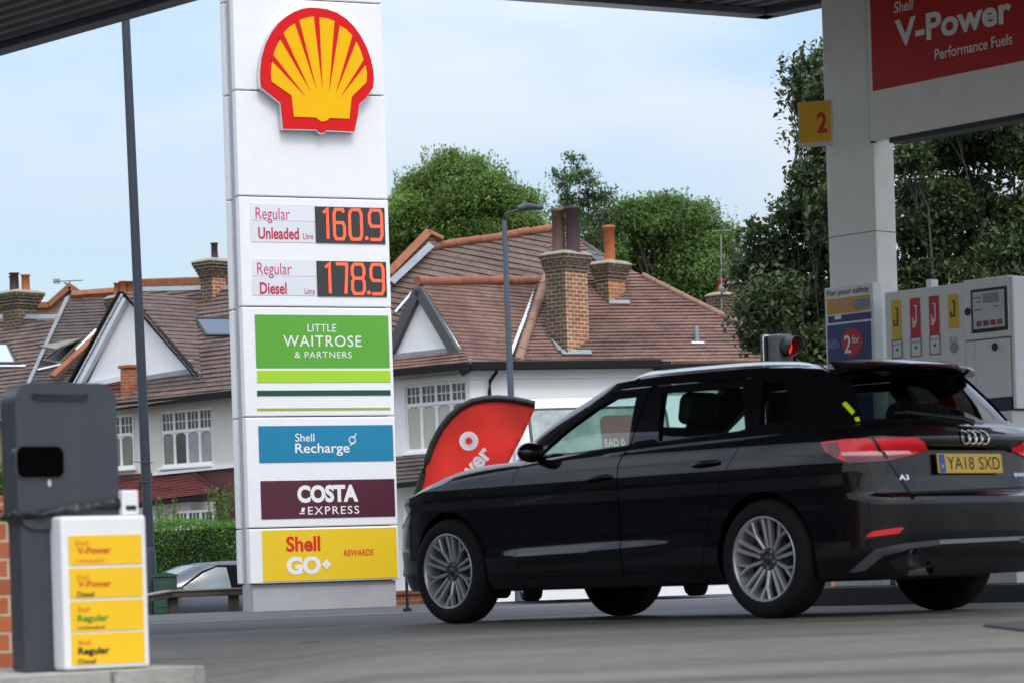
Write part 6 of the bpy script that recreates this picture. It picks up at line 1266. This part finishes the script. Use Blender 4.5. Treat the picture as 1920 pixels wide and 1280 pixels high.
    a, b = P(-60, 875, 45), P(22, 872, 45); hedge('hedge', 'tall green hedge above the brick pier at the left edge', a, b, gz(a.x, a.y), P(10, 872, 45).z, .8, 9000, lh, .05)
    for nm, lab, x, dd, w, top, base, n in (('shrub', 'spiky green shrub by the porch behind the navy post', 312, 54, 20, 928, 990, 700), ('shrub', 'taller feathery shrub by the porch next to the pylon', 412, 53.5, 24, 905, 990, 1100)):
        root = thing(nm, lab, 'shrub', Vector((P(x, 1060, dd).x, dd, gz(P(x, 1060, dd).x, dd)))); V = []; mb = MB(); g0 = root.location
        for k in range(26):
            e = P(x + RNG.uniform(-w, w), top + abs(RNG.normal()) * 18, dd + RNG.uniform(-.3, .3)); s = g0 + Vector((RNG.uniform(-.15, .15), RNG.uniform(-.15, .15), 0)); mb.tube([s, s + (e - s) * .6 + Vector((0, 0, .1)), e], [.008, .006, .003], 4)
            t = RNG.uniform(.45, 1.0, n // 26); V.append(np.array([tuple(s + (e - s) * q) for q in t]) + RNG.normal(size=(len(t), 3)) * .04)
        leaf_mesh('leaves', leaves(np.vstack(V), .085, aspect=.3), lh, root); mb.build('stems', mat('stem_green', (.06, .08, .03), .8), root, world=True)

# ------------------------------------------------------------------ other vehicles
def parked_car():
    fw = Vector((-.94, -.34, 0)).normalized(); r = P(398, 1047, 36.5); o = Vector((r.x, r.y, 0)) - fw * 1.25 + Vector((-fw.y, fw.x, 0)) * -.5; lf = Vector((-fw.y, fw.x, 0)); z = r.z - 1.42
    root = thing('parked_car', 'grey blue car parked behind the knee rail left of the pylon', 'car', Matrix(((fw.x, lf.x, 0, o.x), (fw.y, lf.y, 0, o.y), (0, 0, 1, z), (0, 0, 0, 1))))
    paint = mat('slate_paint', (.045, .055, .075), .35, metal=.1, noise=.05, coat=.6); glass = mat('parked_glass', (.17, .21, .225), .15, noise=.35, nscale=2.5, coat=.25, spec=.3); trim = mat('black_trim', (.012, .012, .013), .42); rubber = mat('tyre_rubber', (.014, .014, .015), .75); alloy = mat('alloy', (.50, .50, .51), .25, metal=.85); dark = mat('cabin_dark', (.010, .010, .011), .7)
    sh = car_shell(7); YP = lambda u, v, t: Vector((u, t, v)); bm = bmesh.new(); bm.from_mesh(sh); bvh = BVHTree.FromBMesh(bm); bm.free(); body = sh
    for wx in (0, 2.63):
        for s in (1, -1): body = boolean(body, cutter(disc(wx, .322, .352, 40), s * .5, s, YP), 'DIFFERENCE')
    for f in body.polygons: f.use_smooth = True
    body.materials.clear(); body.materials.append(paint); body.name = 'body'; bo = link('body', body, root)
    def patch(poly, axis, s, name, m, par, off):
        b = bmesh.new(); b.faces.new([b.verts.new((p[0], p[1], 0)) for p in poly])
        for ax in (0, 1):
            lo, hi = min(p[ax] for p in poly), max(p[ax] for p in poly)
            for i in range(1, 10): co = [0, 0, 0]; co[ax] = lo + (hi - lo) * i / 10; no = [0, 0, 0]; no[ax] = 1; bmesh.ops.bisect_plane(b, geom=b.verts[:] + b.edges[:] + b.faces[:], plane_co=co, plane_no=no)
        for v in list(b.verts):
            r = bvh.ray_cast(Vector((v.co.x, 2 * s, v.co.y)), Vector((0, -s, 0))) if axis == 'y' else bvh.ray_cast(Vector((6 * s, v.co.x, v.co.y)), Vector((-s, 0, 0)))
            if r[0] is None: b.verts.remove(v)
            else: v.co = r[0] + r[1] * off
        for f in b.faces: f.smooth = True
        me = bpy.data.meshes.new(name); b.to_mesh(me); b.free(); me.materials.append(m); return link(name, me, par)
    for s in (1, -1):
        patch([(1.86, .975), (-.22, 1.02), (-.02, 1.31), (1.2, 1.335), (1.42, 1.26)], 'y', s, 'window_surround', mat('seal_black', (.006, .006, .006), .8, noise=.1, spec=.05), root, .003)
        for p in ([(1.80, .992), (1.05, 1.005), (1.085, 1.30), (1.22, 1.305), (1.40, 1.235)], [(.84, 1.01), (.0, 1.03), (.12, 1.28), (.91, 1.30)]): patch(p, 'y', s, 'window', glass, root, .006)
        mb = MB(); mb.lathe([(0, 0), (.06, .02), (.08, .09), (.06, .17), (0, .19)], lambda x, y, h: Vector((1.80 + x * .9, s * (.76 + h), 1.0 + y * .8)), 16); mb.build('door_mirror', trim, root, recalc=True)
    patch([(-.6, 1.0), (.6, 1.0), (.44, 1.37), (-.44, 1.37)], 'x', 1, 'windscreen', glass, root, .004); patch([(-.58, 1.02), (.58, 1.02), (.46, 1.29), (-.46, 1.29)], 'x', -1, 'rear_window', glass, root, .004)
    for wx in (0, 2.63):
        for s in (1, -1):
            w = bpy.data.objects.new('wheel', None); COL.objects.link(w); w.parent = root; w.location = (wx, s * .66, .317); wheel_parts(w, alloy, rubber, dark, s)
def van():
    d = 27; c = P(1175, 1100, d); f = Fr((c.x, d, gz(c.x, d)), (1, .10)); h = lambda x, y, yy=0: f.hit(x, y, yy)
    root = thing('van', 'white van facing the camera behind the black hatchback', 'van', f.M); white = mat('van_white', (.74, .75, .76), .3, noise=.03, coat=.5); blk = mat('black_trim', (.012, .012, .013), .42); rubber = mat('tyre_rubber', (.014, .014, .015), .75); dark = mat('cabin_dark', (.01, .01, .011), .7); alloy = mat('alloy', (.50, .50, .51), .25, metal=.85)
    x0, x1 = -1.0, 1.0; prof = [(.08, .25), (.0, .32), (-.02, .60), (.04, .98), (.42, 1.14), (1.02, 1.98), (1.35, 2.12), (1.9, 2.16), (5.0, 2.16), (5.1, 2.0), (5.1, .30), (4.9, .25)]
    def sec(x):
        k = 1 - abs(x); t = min(1, k / .14); s = .06 * (1 - t) ** 2
        return [(y + s * 3 * (1 if y < 1.4 else -1 if y > 4.8 else 0), z - s * 1.4 * (1 if z > 1.5 else -.0)) for y, z in prof]
    xs = [-1, -.985, -.95, -.88, -.7, -.35, 0, .35, .7, .88, .95, .985, 1]; mb = MB(); mb.grid([[Vector((x * (1 - .04 * max(0, (z - 1.1))), y, z)) for y, z in sec(x)] for x in xs], sm=False)
    mb.grid([[Vector((x, y, z)) for y, z in sec(x)[-1:] + sec(x)[:1]] for x in xs], sm=False)
    for x in (-1, 1): mb.face([Vector((x * (1 - .04 * max(0, (z - 1.1))), y, z)) for y, z in sec(x)])
    me = pmesh(mb); me.materials.append(white); me.name = 'body'
    YP = lambda u, v, t: Vector((t, u, v))
    for y in (.95, 4.2):
        for s in (1, -1): me = boolean(me, cutter(disc(y, .33, .39, 30), s * .7, s * 1.2, YP), 'DIFFERENCE')
    me.materials.clear(); me.materials.append(white); link('body', me, root)
    n = Vector((0, -(1.98 - 1.14), .60)).normalized(); W = lambda u, t, o=0.: Vector((u, .42 + .60 * t, 1.14 + .84 * t)) + n * o
    mb = MB(); mb.prism(rrect(-.84, .62, .06, 1.02, .09), .0, .012, lambda u, v, t: W(u, v, t)); mb.build('windscreen_seal', blk, root, recalc=True)
    mb = MB(); mb.prism(rrect(-.81, .59, .09, .985, .07), .004, .016, lambda u, v, t: W(u, v, t)); ws = mb.build('windscreen', mat('van_glass', (.22, .28, .25), .08, noise=.6, nscale=3.5, coat=.6), root, recalc=True)
    mar = mat('card_maroon_van', (.20, .085, .085), .6, noise=.05); a0 = (h(1140, 800, .7)[0]); 
    mb = MB(); mb.prism(rrect(-.10, .30, .42, .90, .09), .018, .020, lambda u, v, t: W(u, v, t)); cd = mb.build('window_card', mar, ws, recalc=True); mb = MB(); text(mb, 'EAD 0', -.075, .13, .50, .60, lambda u, v: W(u, v, .0225), bold=.02); mb.build('lettering', mat('letter_cream', (.55, .52, .46), .5), cd)
    mb = MB(); mb.prism(disc(-.48, .34, .24, 24, .10), .0175, .0185, lambda u, v, t: W(u, v, t)); mb.build('tray', mat('tray_brown', (.20, .17, .14), .6, noise=.4, nscale=15), ws, recalc=True)
    for s in (-1, 1):
        mb = MB(); mb.prism(rrect(-.12, .12, -.17, .17, .06), -.06, .06, lambda u, v, t: Vector((s * 1.17 + u, .62 + t, 1.42 + v))); mb.tube([Vector((s * .94, .66, 1.3)), Vector((s * 1.1, .64, 1.32))], .03, 8); mb.build('door_mirror', white, root, bevel=.02, recalc=True)
        mb = MB(); mb.prism(rrect(s * .72 - .16, s * .72 + .16, .74, .95, .05), -.03, .06, lambda u, v, t: Vector((u, t, v))); mb.build('headlight', mat('lamp_clear', (.35, .36, .38), .08, metal=.3, coat=1.), root, recalc=True)
    mb = MB(); mb.box(-.5, .5, -.045, .05, .62, .84); mb.build('grille', blk, root, bevel=.02); mb = MB(); mb.box(-.96, .96, -.06, .1, .24, .50); mb.build('bumper', white, root, bevel=.04)
    mb = MB(); mb.box(-.26, .26, -.075, -.062, .36, .47); mb.build('number_plate', mat('plate_white', (.7, .7, .68), .4), root, bevel=.004)
    for y in (.95, 4.2):
        for s in (1, -1):
            w = bpy.data.objects.new('wheel', None); COL.objects.link(w); w.parent = root; w.location = (s * .86, y, .33); w.rotation_euler = (0, 0, R_(-90)); wheel_parts(w, alloy, rubber, dark, s)
# ------------------------------------------------------------------ build everything
build_ground(); build_reflection_blocker(); build_canopy(); build_column_boards(); build_pylon()
T = house_mats(); house_c(T); house_b(T); house_a(T); far_houses(T)
build_green(); build_street(); build_left_foreground(); build_pump()
build_black_car(); parked_car(); van()
